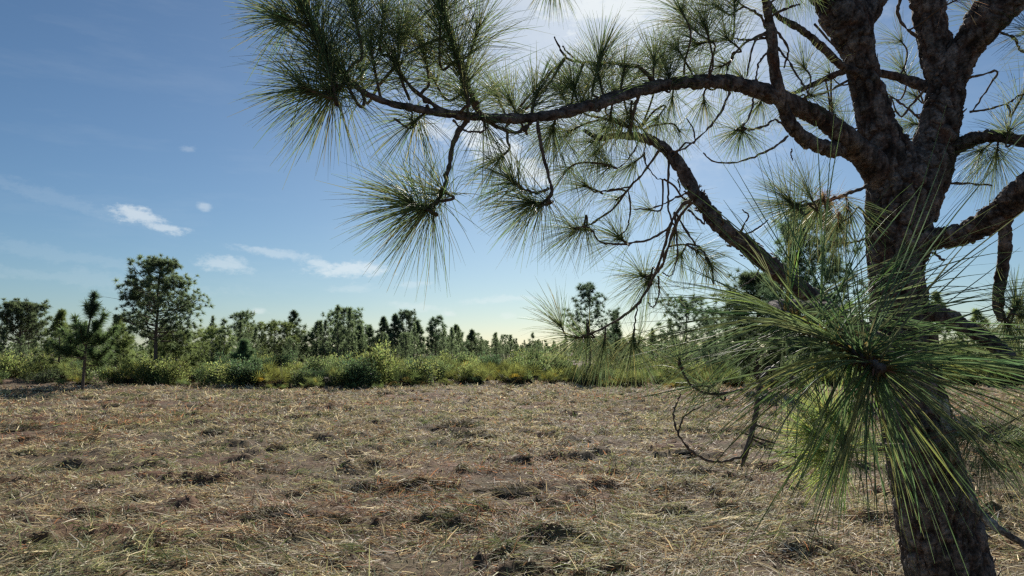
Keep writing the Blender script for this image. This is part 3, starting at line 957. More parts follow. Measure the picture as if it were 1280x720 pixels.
def palmetto_geo(seed, w, h, nfan, tone, dead=0.12):
    r = np.random.default_rng(seed)
    m = MB()
    for k in range(nfan):
        a = r.uniform(0, 6.28); e = r.uniform(0.35, 1.4)
        b = np.array([r.normal(0, w * 0.20), r.normal(0, w * 0.20), 0.0])
        st = h * r.uniform(0.45, 0.85)
        d = np.array([math.cos(a) * math.cos(e), math.sin(a) * math.cos(e), math.sin(e)])
        hub = b + d * st
        is_dead = r.random() < dead or e < 0.45
        if is_dead:
            hub[2] *= 0.55
        tube(m, np.array([b, b + d * st * 0.5 + [0, 0, 0.04], hub]), [0.012, 0.01, 0.006], 3, (1, 1, 1), cap=False, mat=0)
        nbld = 12
        fa = np.linspace(-1.65, 1.65, nbld)
        nrm = d * 0.2 + np.array([0, 0, 0.75]) + r.normal(0, 0.35, 3)
        s = np.cross(d, nrm); s /= np.linalg.norm(s) + 1e-9
        f = d - nrm * 0.0
        dirs = f[None, :] * np.cos(fa)[:, None] + s[None, :] * np.sin(fa)[:, None]
        L = r.uniform(0.34, 0.52) * np.cos(fa * 0.45)
        w2 = 0.014
        perp = f[None, :] * -np.sin(fa)[:, None] + s[None, :] * np.cos(fa)[:, None]
        tip = hub + dirs * L[:, None] + np.array([0, 0, -0.35 if is_dead else -0.06]) * L[:, None]
        mid = hub + dirs * (L * 0.55)[:, None]
        v = np.stack([np.tile(hub, (nbld, 1)), mid - perp * w2, tip, mid + perp * w2], 1).reshape(-1, 3)
        if is_dead:
            col = np.array([2.0, 1.05, 1.0]) * r.uniform(0.35, 0.8)
        else:
            col = np.array(tone) * r.uniform(0.7, 1.3)
            if r.random() < 0.04:
                col = np.array([2.2, 1.25, 0.5])
        m.add(v, np.arange(nbld * 4).reshape(-1, 4), None, np.repeat(col * r.uniform(0.45, 1.5, (nbld, 1)), 4, axis=0), 1)
    for k in range(26):                                     # dead grey brown fronds hanging round the base
        a = r.uniform(0, 6.28)
        hub = np.array([math.cos(a), math.sin(a), 0]) * w * r.uniform(0.2, 0.5) + [0, 0, h * r.uniform(0.2, 0.45)]
        n = 7
        aa = a + r.uniform(-0.9, 0.9, n)
        tip = hub + np.stack([np.cos(aa) * 0.2, np.sin(aa) * 0.2, -hub[2] * r.uniform(0.7, 1.0, n)], 1)
        sd = np.stack([-np.sin(aa), np.cos(aa), np.zeros(n)], 1) * 0.03
        mid = (hub + tip) / 2 + [0, 0, 0.04]
        v = np.stack([np.tile(hub, (n, 1)), mid - sd, tip, mid + sd], 1).reshape(-1, 3)
        m.add(v, np.arange(n * 4).reshape(-1, 4), None, np.array([0.85, 0.6, 0.7]) * r.uniform(0.4, 0.9), 1)
    return m


BV = [bush_geo(700 + k, w, h, n, lf, tn).mesh('shrub', [M_FARBARK, M_BUSH], smooth=False) for k, (w, h, n, lf, tn) in enumerate((
    (2.4, 1.6, 2300, 0.10, (1.4, 1.32, 1.05)), (2.0, 1.25, 1900, 0.09, (0.8, 0.92, 0.9)), (1.8, 1.6, 1900, 0.095, (0.55, 0.70, 0.8)), (2.6, 1.45, 2200, 0.10, (1.3, 1.2, 0.95)),
    (1.6, 1.0, 1500, 0.085, (0.5, 0.52, 0.65)), (2.2, 1.7, 2100, 0.10, (1.05, 1.1, 1.05))))]
PV = [palmetto_geo(750 + k, w, h, n, tn).mesh('saw_palmetto', [M_FARBARK, M_PALM], smooth=False) for k, (w, h, n, tn) in enumerate((
    (1.3, 0.95, 40, (1, 1, 1)), (1.5, 1.1, 48, (1.1, 1.02, 0.9)), (1.1, 0.8, 34, (0.85, 0.95, 0.9)), (1.4, 1.0, 42, (1.2, 1.05, 0.8))))]
rb = np.random.default_rng(55)


SHRUB_LOOK = ('wide yellow green shrub', 'low green shrub', 'tall dark green shrub', 'wide pale shrub', 'low dark shrub', 'tall pale green shrub')
PALM_LOOK = ('green saw palmetto', 'tall pale saw palmetto', 'short dark saw palmetto', 'yellowish saw palmetto')


def put_shrub(kind, px, D, s, h, label, group, variant=None):
    x, y = G(px, D)
    V = BV if kind == 'shrub' else PV
    k = int(rb.integers(len(V))) if variant is None else variant
    if label is None:
        label = '%s %s in the %s scrub' % ((SHRUB_LOOK if kind == 'shrub' else PALM_LOOK)[k], zone(px), 'front' if D < edge(px) + 4 else 'back')
    o = link(kind, V[k], (x, y, -0.04), None, label, 'shrub' if kind == 'shrub' else 'palmetto', group)
    o.rotation_euler = (0, 0, rb.uniform(0, 6.28))
    o.scale = (s, s, s * h)
    return o


def edge(px):
    return 34.6 + 1.6 * math.sin(px * 0.011 + 1) + 0.7 * math.sin(px * 0.037) + (1.2 if px < 260 else 0)


GS, GP = 'shrubs in the scrub belt beyond the field', 'saw palmettos along the edge of the field'
put_shrub('shrub', 465, 36.2, 1.3, 1.08, 'largest yellow green rounded shrub in the middle of the scrub belt', GS, 0)
put_shrub('shrub', 402, 36.8, 1.1, 0.95, 'pale shrub standing left of the largest rounded shrub', GS, 5)
put_shrub('shrub', 516, 36.8, 1.0, 0.95, 'pale shrub standing right of the largest rounded shrub', GS, 3)
put_shrub('shrub', 365, 36.5, 0.85, 0.8, 'low bright shrub near the dark bushy young pine', GS, 3)
nB = nP = 0


while nP < 120:
    px = rb.uniform(-40, 1320)
    D = edge(px) + rb.uniform(0, 1) ** 1.3 * 9
    if px < 560 and rb.random() < 0.55:
        continue
    put_shrub('saw_palmetto', px, D, rb.uniform(0.8, 1.2), rb.uniform(0.8, 1.05), None, GP)
    nP += 1
for k in range(30):
    px = rb.uniform(-20, 1300)
    put_shrub('saw_palmetto', px, edge(px) - rb.uniform(0.1, 1.6), rb.uniform(0.3, 0.55), rb.uniform(0.8, 1.1), 'stunted saw palmetto sprouting in the field, ' + zone(px), GP)
while nB < 255:
    px = rb.uniform(-60, 1340)
    D = edge(px) + 0.6 + rb.uniform(0, 1) ** 1.3 * 22
    s = rb.uniform(0.5, 1.15)
    if D < 37.5 and 560 < px < 900:
        s *= 0.6
    put_shrub('shrub', px, D, s, rb.uniform(0.75, 1.1) * (1.1 if D > 41 else 0.95), None, GS)
    nB += 1

# low scrub further back, past the shrubs that can be told apart, as one mass
mb = MB()
for k in range(900):
    D = rw.uniform(58, 190); px = rw.uniform(-150, 1430)
    x, y = G(px, D)
    h = rw.uniform(0.5, 1.25); w = rw.uniform(0.8, 2.2)
    tone = np.array([1.05, 1.0, 0.9]) * rw.uniform(0.55, 1.3)
    n = 60
    d = rw.normal(size=(n, 3)); d /= np.linalg.norm(d, axis=1)[:, None]
    p = np.array([x, y, h * 0.4]) + d * np.array([w, w, h * 0.6]) * (rw.random((n, 1)) ** 0.5)
    p[:, 2] = np.abs(p[:, 2])
    ax = rw.normal(size=(n, 3)) + [0, 0, 0.5]; ax /= np.linalg.norm(ax, axis=1)[:, None]
    s = np.cross(ax, rw.normal(size=(n, 3))); s /= np.linalg.norm(s, axis=1)[:, None]
    L = rw.uniform(0.2, 0.45, (n, 1))
    v = np.stack([p, p + ax * L * 0.5 + s * L * 0.3, p + ax * L, p + ax * L * 0.5 - s * L * 0.3], 1).reshape(-1, 3)
    mb.add(v, np.arange(n * 4).reshape(-1, 4), None, tone)
link('undergrowth', mb.mesh('undergrowth', M_BUSH, smooth=False), (0, 0, 0), None, 'low scrub covering the flat ground behind the field edge', 'undergrowth', kind='stuff')

# ------------------------------------------------------------------ the near pine
D0 = 3.2
tx, ty = G(1222, D0)
base_w = np.array([P(1226, 905, D0)[0], P(1226, 905, D0)[1], 0.0])
tree = link('pine_tree', None, base_w, None, 'near leaning pine with plated bark and long needles at the right of the view', 'pine tree')

rng = np.random.default_rng(4)
# trunk and its two stems
trunk = MB()


def px_path(pts, n):
    """pts: (px, py, depth, radius in px) -> world path and radii"""
    q = np.array([[*P(a, b, d), r_ * d / FPX] for a, b, d, r_ in pts])
    c = catmull(q, n)
    return c[:, :3], np.maximum(c[:, 3], 0.0012)


p_, r_ = px_path([(1236, 925, D0, 76), (1210, 820, D0, 57), (1187, 715, D0, 50.5), (1167, 630, D0, 46.5), (1149, 550, D0, 42), (1136, 470, D0, 37.5), (1126, 400, D0, 34.5), (1119, 330, D0, 32.5),
                  (1123, 275, D0, 38), (1128, 232, D0, 40), (1132, 195, D0, 30)], 420)
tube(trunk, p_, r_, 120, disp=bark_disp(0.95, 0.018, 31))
TRUNK_PATH = p_
stems = {}
p_, r_ = px_path([(1128, 262, D0, 30), (1112, 205, D0, 34), (1097, 160, D0 - 0.02, 23.5), (1086, 115, D0 - 0.03, 19.5), (1074, 70, D0 - 0.05, 19.5), (1060, 28, D0 - 0.06, 27), (1040, 0, D0 - 0.06, 24), (1016, -32, D0 - 0.1, 16)], 200)
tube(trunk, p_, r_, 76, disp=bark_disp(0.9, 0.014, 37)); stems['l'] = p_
p_, r_ = px_path([(1062, 34, D0 - 0.05, 22), (1084, 5, D0, 20), (1104, -30, D0 + 0.05, 18), (1112, -90, D0 + 0.1, 15)], 80)
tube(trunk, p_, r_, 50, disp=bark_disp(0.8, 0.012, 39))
p_, r_ = px_path([(1134, 265, D0, 34), (1157, 215, D0, 30), (1172, 165, D0, 24), (1182, 125, D0, 22.5), (1187, 96, D0, 22), (1206, 62, D0 - 0.03, 19), (1232, 28, D0 - 0.08, 24), (1262, -8, D0 - 0.12, 25), (1290, -40, D0 - 0.2, 24)], 230)
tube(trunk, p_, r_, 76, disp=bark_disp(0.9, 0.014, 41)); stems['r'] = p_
p_, r_ = px_path([(1184, 105, D0 + 0.02, 22), (1172, 70, D0 + 0.04, 20), (1164, 30, D0 + 0.05, 19), (1156, -10, D0 + 0.05, 20), (1148, -60, D0 + 0.05, 17)], 130)
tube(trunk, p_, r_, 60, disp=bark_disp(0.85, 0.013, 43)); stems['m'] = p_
trunk_o = link('trunk', trunk.mesh('trunk', M_BARK, base_w), base_w, tree)

BR = []                                                     # (object, world path) for finding where a twig joins


def limb(pts, n, sides, seed, name='branch', scale=0.75, depth=0.009, mat=None, parent=None, slim=1.0):
    p, r = px_path(pts, n)
    r = r * slim
    m = MB()
    knob = 1 + 0.10 * (fbm(np.arange(n) * 0.11 + seed, np.full(n, seed * 1.7), seed, 3) - 0.5) * 2
    jit = np.stack([fbm(np.arange(n) * 0.07, np.full(n, seed + k * 7.7), seed + k, 3) - 0.5 for k in range(3)], 1)
    p = p + jit * np.minimum(r.mean() * 0.7, 0.008)
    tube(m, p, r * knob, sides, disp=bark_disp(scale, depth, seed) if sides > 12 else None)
    o = link(name, m.mesh(name, mat or M_BARK, p[0]), p[0], parent or tree)
    BR.append((o if (parent is None) else parent, p))
    return o, p


LA, _ = limb([(1105, 222, 3.18, 24), (1082, 196, 3.12, 18), (1058, 172, 3.05, 15), (1030, 150, 3.0, 14), (1000, 134, 2.93, 12.5), (950, 113, 2.8, 11.5), (900, 102, 2.68, 10.5), (850, 104, 2.54, 9.5), (800, 113, 2.4, 9), (750, 128, 2.27, 8.5),
               (700, 142, 2.15, 7.8), (650, 148, 2.05, 7.0), (600, 147, 1.95, 6.2), (550, 141, 1.87, 5.6), (500, 132, 1.8, 5), (462, 119, 1.74, 4.4), (437, 103, 1.7, 4)], 300, 30, 51, slim=0.9)
LB, _ = limb([(1090, 205, 3.2, 20), (1062, 186, 3.12, 13), (1035, 186, 3.02, 10.5), (1008, 176, 2.95, 10), (990, 158, 2.9, 9.5), (978, 132, 2.86, 9), (971, 105, 2.83, 8.5), (967, 70, 2.8, 7.5), (962, 30, 2.78, 6.5), (955, -5, 2.75, 5.5), (940, -40, 2.75, 5)], 180, 26, 53, slim=0.92)
LC, _ = limb([(1118, 455, 3.15, 20), (1075, 415, 3.0, 16), (1035, 388, 2.85, 14), (1000, 361, 2.78, 13), (965, 334, 2.72, 12.5), (930, 306, 2.68, 12), (900, 281, 2.66, 11), (878, 255, 2.66, 10), (862, 228, 2.68, 9.5), (848, 204, 2.70, 9), (826, 182, 2.74, 7.5), (800, 172, 2.78, 6.5), (770, 170, 2.82, 5), (748, 173, 2.85, 4), (730, 163, 2.88, 2.5)], 230, 26, 57, slim=0.88)
LD, _ = limb([(1168, 205, 3.2, 14), (1190, 187, 3.18, 11), (1215, 174, 3.12, 9), (1245, 170, 3.05, 8), (1285, 178, 2.98, 7), (1330, 190, 2.9, 5)], 90, 20, 59)
LE, _ = limb([(1128, 330, 3.2, 26), (1152, 302, 3.14, 18), (1178, 297, 3.08, 13.5), (1205, 293, 3.02, 14.5), (1232, 277, 2.95, 16), (1258, 258, 2.88, 17), (1285, 232, 2.8, 17), (1320, 205, 2.72, 15), (1380, 170, 2.6, 12)], 170, 36, 61, depth=0.012)
LF, _ = limb([(1130, 386, 3.2, 16), (1170, 392, 3.1, 11), (1205, 407, 3.0, 10), (1235, 425, 2.9, 9.5), (1262, 448, 2.8, 9), (1290, 480, 2.7, 8), (1330, 520, 2.6, 6)], 120, 24, 63)
LG, _ = limb([(1175, 500, 3.1, 9), (1186, 550, 3.05, 7.5), (1200, 590, 3.0, 7), (1215, 628, 2.95, 7.5), (1236, 652, 2.9, 7), (1262, 670, 2.85, 6.5), (1300, 690, 2.8, 6), (1350, 705, 2.75, 4)], 120, 20, 65, slim=0.78, mat=M_GREYBARK)
LH, _ = limb([(1258, 262, 2.9, 8), (1256, 290, 2.92, 8), (1255, 320, 2.95, 7.5), (1251, 350, 2.98, 7), (1247, 380, 3.0, 6.5), (1252, 400, 3.0, 5)], 90, 20, 67)
LI, _ = limb([(1160, 110, 3.25, 8), (1140, 102, 3.3, 6.5), (1110, 93, 3.33, 5.5), (1090, 90, 3.3, 5), (1060, 88, 3.28, 4.5), (1020, 104, 3.25, 3.5), (990, 118, 3.2, 2.5)], 70, 14, 69)
LJ, _ = limb([(1078, 92, 3.15, 7), (1052, 82, 3.1, 5), (1022, 54, 3.05, 5), (1000, 36, 3.0, 4.5), (975, 22, 2.95, 4), (958, 0, 2.9, 3.5)], 70, 14, 71)
LK, _ = limb([(1180, 560, 3.1, 6), (1080, 556, 2.85, 6), (1030, 510, 2.75, 5.5), (985, 470, 2.7, 4), (960, 462, 2.68, 3), (948, 490, 2.66, 2.8), (944, 520, 2.65, 3.2), (938, 548, 2.64, 3.6), (932, 567, 2.63, 3.4), (928, 582, 2.62, 2.0)], 90, 12, 73, mat=M_TWIG)
LN, pN = limb([(1090, 425, 3.1, 12), (1045, 392, 2.6, 10), (1000, 384, 2.0, 8), (972, 382, 1.5, 6.5), (968, 386, 1.22, 5.8), (996, 401, 1.04, 5.2), (1045, 428, 0.94, 5.6), (1102, 463, 0.86, 7)], 200, 20, 75, depth=0.004)

LM, _ = limb([(1045, -20, 3.15, 10), (990, -70, 3.0, 8), (900, -95, 2.8, 7), (800, -100, 2.55, 5.5), (700, -85, 2.35, 4)], 90, 14, 79)

OBJ_OF = {o.name: p for o, p in BR}


def twig(pts, parent, r0=4.0, r1=2.0, n=None, name='twig', seed=None):
    """pts (px, py, depth); radii in mm"""
    q = np.array([P(*a) for a in pts])
    n = n or max(8, 5 * len(pts))
    p = catmull(q, n)
    s = int(rng.integers(1e6)) if seed is None else seed
    r = np.random.default_rng(s)
    p[1:-1] += r.normal(0, 0.0014, (n - 2, 3))
    m = MB()
    knob = 1 + 0.2 * r.normal(size=n)
    tube(m, p, np.linspace(r0, r1, n) / 1000 * knob, 7, np.array([1, 0.95, 0.9]) * r.uniform(0.75, 1.15))
    o = link(name, m.mesh(name, M_TWIG, p[0]), p[0], parent)
    BR.append((parent, p))
    return p


# twigs traced where they hang, each on its limb
twig([(583, 150, 1.93), (570, 172, 1.92), (561, 205, 1.90), (555, 235, 1.88), (545, 253, 1.86), (530, 260, 1.84), (510, 253, 1.82)], LA, 7, 5)
twig([(672, 150, 2.08), (678, 190, 2.07), (687, 225, 2.06), (689, 244, 2.06), (680, 257, 2.06), (662, 252, 2.06)], LA, 5.5, 4)
twig([(686, 235, 2.06), (670, 241, 2.05), (652, 235, 2.03), (638, 224, 2.02)], LA, 4, 3)
twig([(664, 152, 2.08), (655, 163, 2.07), (636, 165, 2.04), (612, 153, 2.0)], LA, 5, 4.5)
twig([(552, 138, 1.87), (527, 121, 1.85), (507, 100, 1.84), (494, 78, 1.84)], LA, 6, 4)
twig([(437, 103, 1.7), (418, 82, 1.68), (402, 55, 1.66), (386, 20, 1.64), (375, -10, 1.63)], LA, 8, 6)
twig([(436, 102, 1.7), (418, 112, 1.67), (396, 118, 1.64), (376, 110, 1.62)], LA, 5, 4)
twig([(600, 146, 1.95), (587, 110, 1.92), (572, 70, 1.9), (560, 30, 1.88), (552, -5, 1.86)], LA, 9, 6)
twig([(566, 150, 1.9), (580, 163, 1.9), (598, 165, 1.9), (610, 160, 1.9)], LA, 3, 2)
twig([(492, 148, 1.8), (515, 160, 1.84), (512, 125, 1.85)], LA, 3, 2)
twig([(800, 112, 2.4), (792, 140, 2.42), (788, 168, 2.45)], LA, 7, 5)
twig([(820, 105, 2.46), (800, 85, 2.42), (770, 80, 2.38), (735, 78, 2.34), (712, 75, 2.32), (701, 62, 2.31), (693, 46, 2.3)], LA, 7, 2)
twig([(722, 77, 2.33), (710, 66, 2.33), (703, 58, 2.33)], LA, 3, 2)
twig([(912, 116, 2.7), (898, 145, 2.68), (878, 168, 2.66), (856, 185, 2.64), (838, 190, 2.64)], LA, 5, 2.5)
twig([(942, 116, 2.78), (940, 135, 2.77), (933, 152, 2.76), (920, 163, 2.75)], LA, 4, 3)
twig([(988, 165, 2.88), (970, 150, 2.85), (955, 158, 2.8), (935, 163, 2.77)], LB, 5, 4)
twig([(985, 170, 2.9), (968, 184, 2.86), (950, 193, 2.84), (920, 203, 2.8), (893, 202, 2.76), (879, 191, 2.75)], LB, 5.5, 2)
twig([(990, 186, 2.92), (989, 195, 2.92), (991, 201, 2.92)], LB, 3, 2)
for pts in (((958, 47, 2.8), (935, 50, 2.76), (915, 48, 2.74)), ((958, 40, 2.8), (930, 55, 2.76), (912, 78, 2.74), (908, 92, 2.72)), ((957, 35, 2.8), (950, 20, 2.76), (930, 8, 2.72), (920, 0, 2.7)),
            ((966, 60, 2.8), (957, 68, 2.78), (948, 80, 2.76), (945, 100, 2.76)), ((966, 45, 2.8), (948, 45, 2.77), (938, 70, 2.75), (934, 95, 2.74)), ((968, 55, 2.8), (985, 75, 2.78), (1000, 100, 2.76), (1012, 118, 2.75)),
            ((968, 35, 2.8), (985, 60, 2.8), (980, 85, 2.82)), ((965, 20, 2.78), (985, 10, 2.75), (1000, 5, 2.7))):
    twig(pts, LB, 5.5, 3)
twig([(1052, 82, 3.1), (1060, 70, 3.08), (1048, 62, 3.05), (1018, 30, 3.0)], LJ, 5, 4)
twig([(1070, 95, 3.2), (1040, 112, 3.15), (1010, 122, 3.1), (992, 128, 3.08)], LI, 5, 3)
twig([(1160, 108, 3.22), (1140, 130, 3.28), (1125, 145, 3.3), (1112, 118, 3.3)], trunk_o, 6, 3)
twig([(1160, 160, 3.25), (1140, 140, 3.28), (1120, 125, 3.3)], trunk_o, 6, 4)
twig([(1150, 48, 3.2), (1132, 35, 3.18), (1122, 15, 3.17), (1126, -5, 3.15)], trunk_o, 8, 6)
twig([(1205, 98, 3.15), (1225, 94, 3.12), (1247, 90, 3.1), (1232, 115, 3.08), (1215, 140, 3.07)], trunk_o, 6, 3)
twig([(1212, 140, 3.1), (1240, 135, 3.05), (1262, 128, 3.02), (1272, 120, 3.0)], trunk_o, 5, 2.5)
twig([(1250, 40, 3.08), (1268, 48, 3.05), (1275, 62, 3.04), (1285, 66, 3.0)], trunk_o, 6, 4)
twig([(1175, 230, 3.15), (1205, 229, 3.1), (1240, 232, 3.05)], trunk_o, 4.5, 4)
twig([(1165, 315, 3.1), (1175, 322, 3.08), (1180, 326, 3.07)], trunk_o, 6, 5)
twig([(1085, 232, 3.15), (1065, 240, 3.05), (1050, 246, 2.95), (1030, 250, 2.85), (1005, 256, 2.75), (985, 252, 2.68)], trunk_o, 8, 5)
twig([(1088, 296, 3.15), (1070, 302, 3.1), (1050, 304, 3.05), (1038, 302, 3.02)], trunk_o, 5, 3)
twig([(1090, 296, 3.15), (1075, 260, 3.1), (1062, 272, 3.0), (1048, 280, 2.95)], trunk_o, 4, 2.5)
# twigs of the drooping limb
twig([(870, 246, 2.66), (852, 258, 2.68), (838, 280, 2.7), (829, 315, 2.72), (815, 350, 2.74), (797, 380, 2.76), (772, 400, 2.78), (745, 414, 2.8), (722, 422, 2.82)], LC, 7, 4)
twig([(866, 240, 2.66), (850, 244, 2.7), (835, 252, 2.73), (815, 260, 2.76), (792, 262, 2.78)], LC, 4.5, 2)
twig([(868, 252, 2.68), (851, 268, 2.72), (838, 300, 2.75), (826, 335, 2.78), (812, 345, 2.8), (800, 342, 2.8)], LC, 6, 4)
twig([(837, 284, 2.7), (815, 298, 2.72), (790, 304, 2.75), (764, 305, 2.77), (748, 300, 2.8), (736, 284, 2.83), (722, 285, 2.86)], LC, 5, 3)
twig([(826, 184, 2.72), (806, 214, 2.76), (787, 234, 2.8), (765, 262, 2.85), (738, 280, 2.9), (715, 286, 2.93)], LC, 5, 3.5)
twig([(787, 234, 2.8), (765, 237, 2.84), (745, 239, 2.88), (730, 232, 2.9)], LC, 3.5, 2.5)
twig([(786, 235, 2.8), (788, 262, 2.8), (784, 285, 2.81), (772, 296, 2.82)], LC, 3.5, 2.5)
twig([(836, 190, 2.72), (835, 225, 2.7), (836, 262, 2.7), (845, 290, 2.7)], LC, 4.5, 3)
twig([(845, 205, 2.72), (849, 228, 2.72), (850, 240, 2.73)], LC, 3, 2)
twig([(843, 265, 2.7), (846, 300, 2.68), (846, 325, 2.68), (838, 345, 2.68), (828, 340, 2.68)], LC, 4, 2)
twig([(846, 268, 2.7), (865, 300, 2.66), (880, 315, 2.64), (890, 335, 2.63), (892, 355, 2.62)], LC, 4, 2.5)
twig([(822, 345, 2.74), (824, 365, 2.74), (817, 384, 2.74), (810, 378, 2.75)], LC, 3.5, 2)
twig([(797, 378, 2.76), (794, 400, 2.76), (791, 425, 2.76)], LC, 3.5, 3)
twig([(757, 408, 2.79), (756, 420, 2.79), (755, 432, 2.8)], LC, 3.5, 3)
twig([(860, 262, 2.67), (880, 280, 2.64)], LC, 4, 3)
twig([(820, 178, 2.75), (800, 160, 2.8), (780, 158, 2.84), (758, 160, 2.88)], LC, 4, 3)
twig([(800, 172, 2.78), (790, 192, 2.8), (772, 210, 2.82), (760, 205, 2.84)], LC, 3.5, 2.5)
twig([(808, 176, 2.78), (806, 200, 2.8), (820, 222, 2.8), (830, 224, 2.8)], LC, 3, 2)
twig([(838, 200, 2.7), (855, 180, 2.66), (868, 178, 2.65), (866, 160, 2.64), (858, 148, 2.64)], LC, 3.5, 1.8)
twig([(906, 285, 2.65), (903, 275, 2.62), (900, 268, 2.6)], LC, 3, 2)
twig([(922, 298, 2.66), (930, 282, 2.63), (935, 268, 2.6), (928, 262, 2.6)], LC, 3.5, 2)
twig([(924, 296, 2.66), (945, 287, 2.62), (960, 275, 2.58)], LC, 3.5, 2)
twig([(952, 325, 2.7), (945, 345, 2.68), (925, 358, 2.66)], LC, 3.5, 2)
# the low hooked branch near the ground and the small shoot above it
twig([(937, 552, 2.64), (930, 568, 2.62), (915, 574, 2.6), (890, 577, 2.58), (866, 565, 2.56), (848, 542, 2.55), (842, 520, 2.55), (846, 503, 2.55), (851, 493, 2.55)], LK, 5.5, 2.5)
twig([(848, 540, 2.55), (853, 525, 2.55), (862, 516, 2.54), (880, 506, 2.53)], LK, 3.5, 2)
twig([(985, 468, 2.7), (955, 478, 2.68), (925, 488, 2.66), (893, 493, 2.64), (870, 486, 2.62), (856, 470, 2.61), (849, 448, 2.6)], LK, 5, 4)
twig([(1258, 400, 2.98), (1268, 385, 2.95), (1280, 378, 2.92)], LH, 5, 4)

# needle tufts -------------------------------------------------------------
ALLP = [(o, p) for o, p in BR]


def nearest(q, exclude_trunk=False):
    best = None
    for o, p in ALLP:
        k = int(np.argmin(np.linalg.norm(p - q, axis=1)))
        d = np.linalg.norm(p[k] - q)
        if best is None or d < best[0]:
            best = (d, o, p[k])
    return best


def tuft(px, py, d, rpx, ax, n, shoot=0.35, wide=1.25, droop=(0.05, 0.30), width=0.0018, dead=0.03, fresh=0.0, mat=None, seg=3, seed=None, name='needle_tuft', parent=None, label=None, tint=1.0):
    """a spray of needles round the end of a shoot; rpx = needle length in px, ax = direction of the shoot on screen"""
    s = int(rng.integers(1e6)) if seed is None else seed
    r = np.random.default_rng(s)
    tip = P(px, py, d)
    n = int(n * r.uniform(0.5, 1.05))
    a = SD(*ax) + r.normal(0, 0.12, 3); a /= np.linalg.norm(a)
    L = rpx * d / FPX * r.uniform(0.88, 1.15)
    sl = shoot * L
    base0 = tip - a * sl
    dist, owner, at = nearest(base0)
    if parent is not None:
        owner = parent
    m = MB()
    # woody shoot from where it joins
    if dist > 0.02:
        k = min(dist, 0.5)
        pth = catmull([at, at * 0.5 + base0 * 0.5 + (-a) * k * 0.06 + r.normal(0, 0.008, 3), base0, tip], 14)
    else:
        pth = catmull([at, base0 * 0.5 + tip * 0.5, tip], 8)
    tw = MB()
    tube(tw, pth, np.linspace(0.0042, 0.0034, len(pth)), 6, (0.9, 0.8, 0.7))
    u = np.clip(1 - np.abs(r.normal(0, 0.42, n)), 0, 1)
    b = tip - a * (sl * (1 - u))[:, None]
    rad = np.cross(a, r.normal(size=(n, 3))); rad /= np.linalg.norm(rad, axis=1)[:, None]
    th = wide * (1 - 0.80 * u ** 2.2) + r.normal(0, 0.16, n)
    th = np.where(r.random(n) < 0.75, th, r.uniform(0.1, wide * 1.1, n))
    dv = a * np.cos(th)[:, None] + rad * np.sin(th)[:, None]
    ln = L * np.where(r.random(n) < 0.12, r.uniform(0.35, 0.8, n), r.uniform(0.75, 1.08, n))
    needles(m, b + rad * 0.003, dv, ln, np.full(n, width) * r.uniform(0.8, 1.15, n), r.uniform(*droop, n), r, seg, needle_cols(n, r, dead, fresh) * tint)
    t_o = link('twig', tw.mesh('twig', M_TWIG, pth[0]), pth[0], owner)
    link(name, m.mesh(name, mat or M_NEEDLE, tip), tip, owner, label)


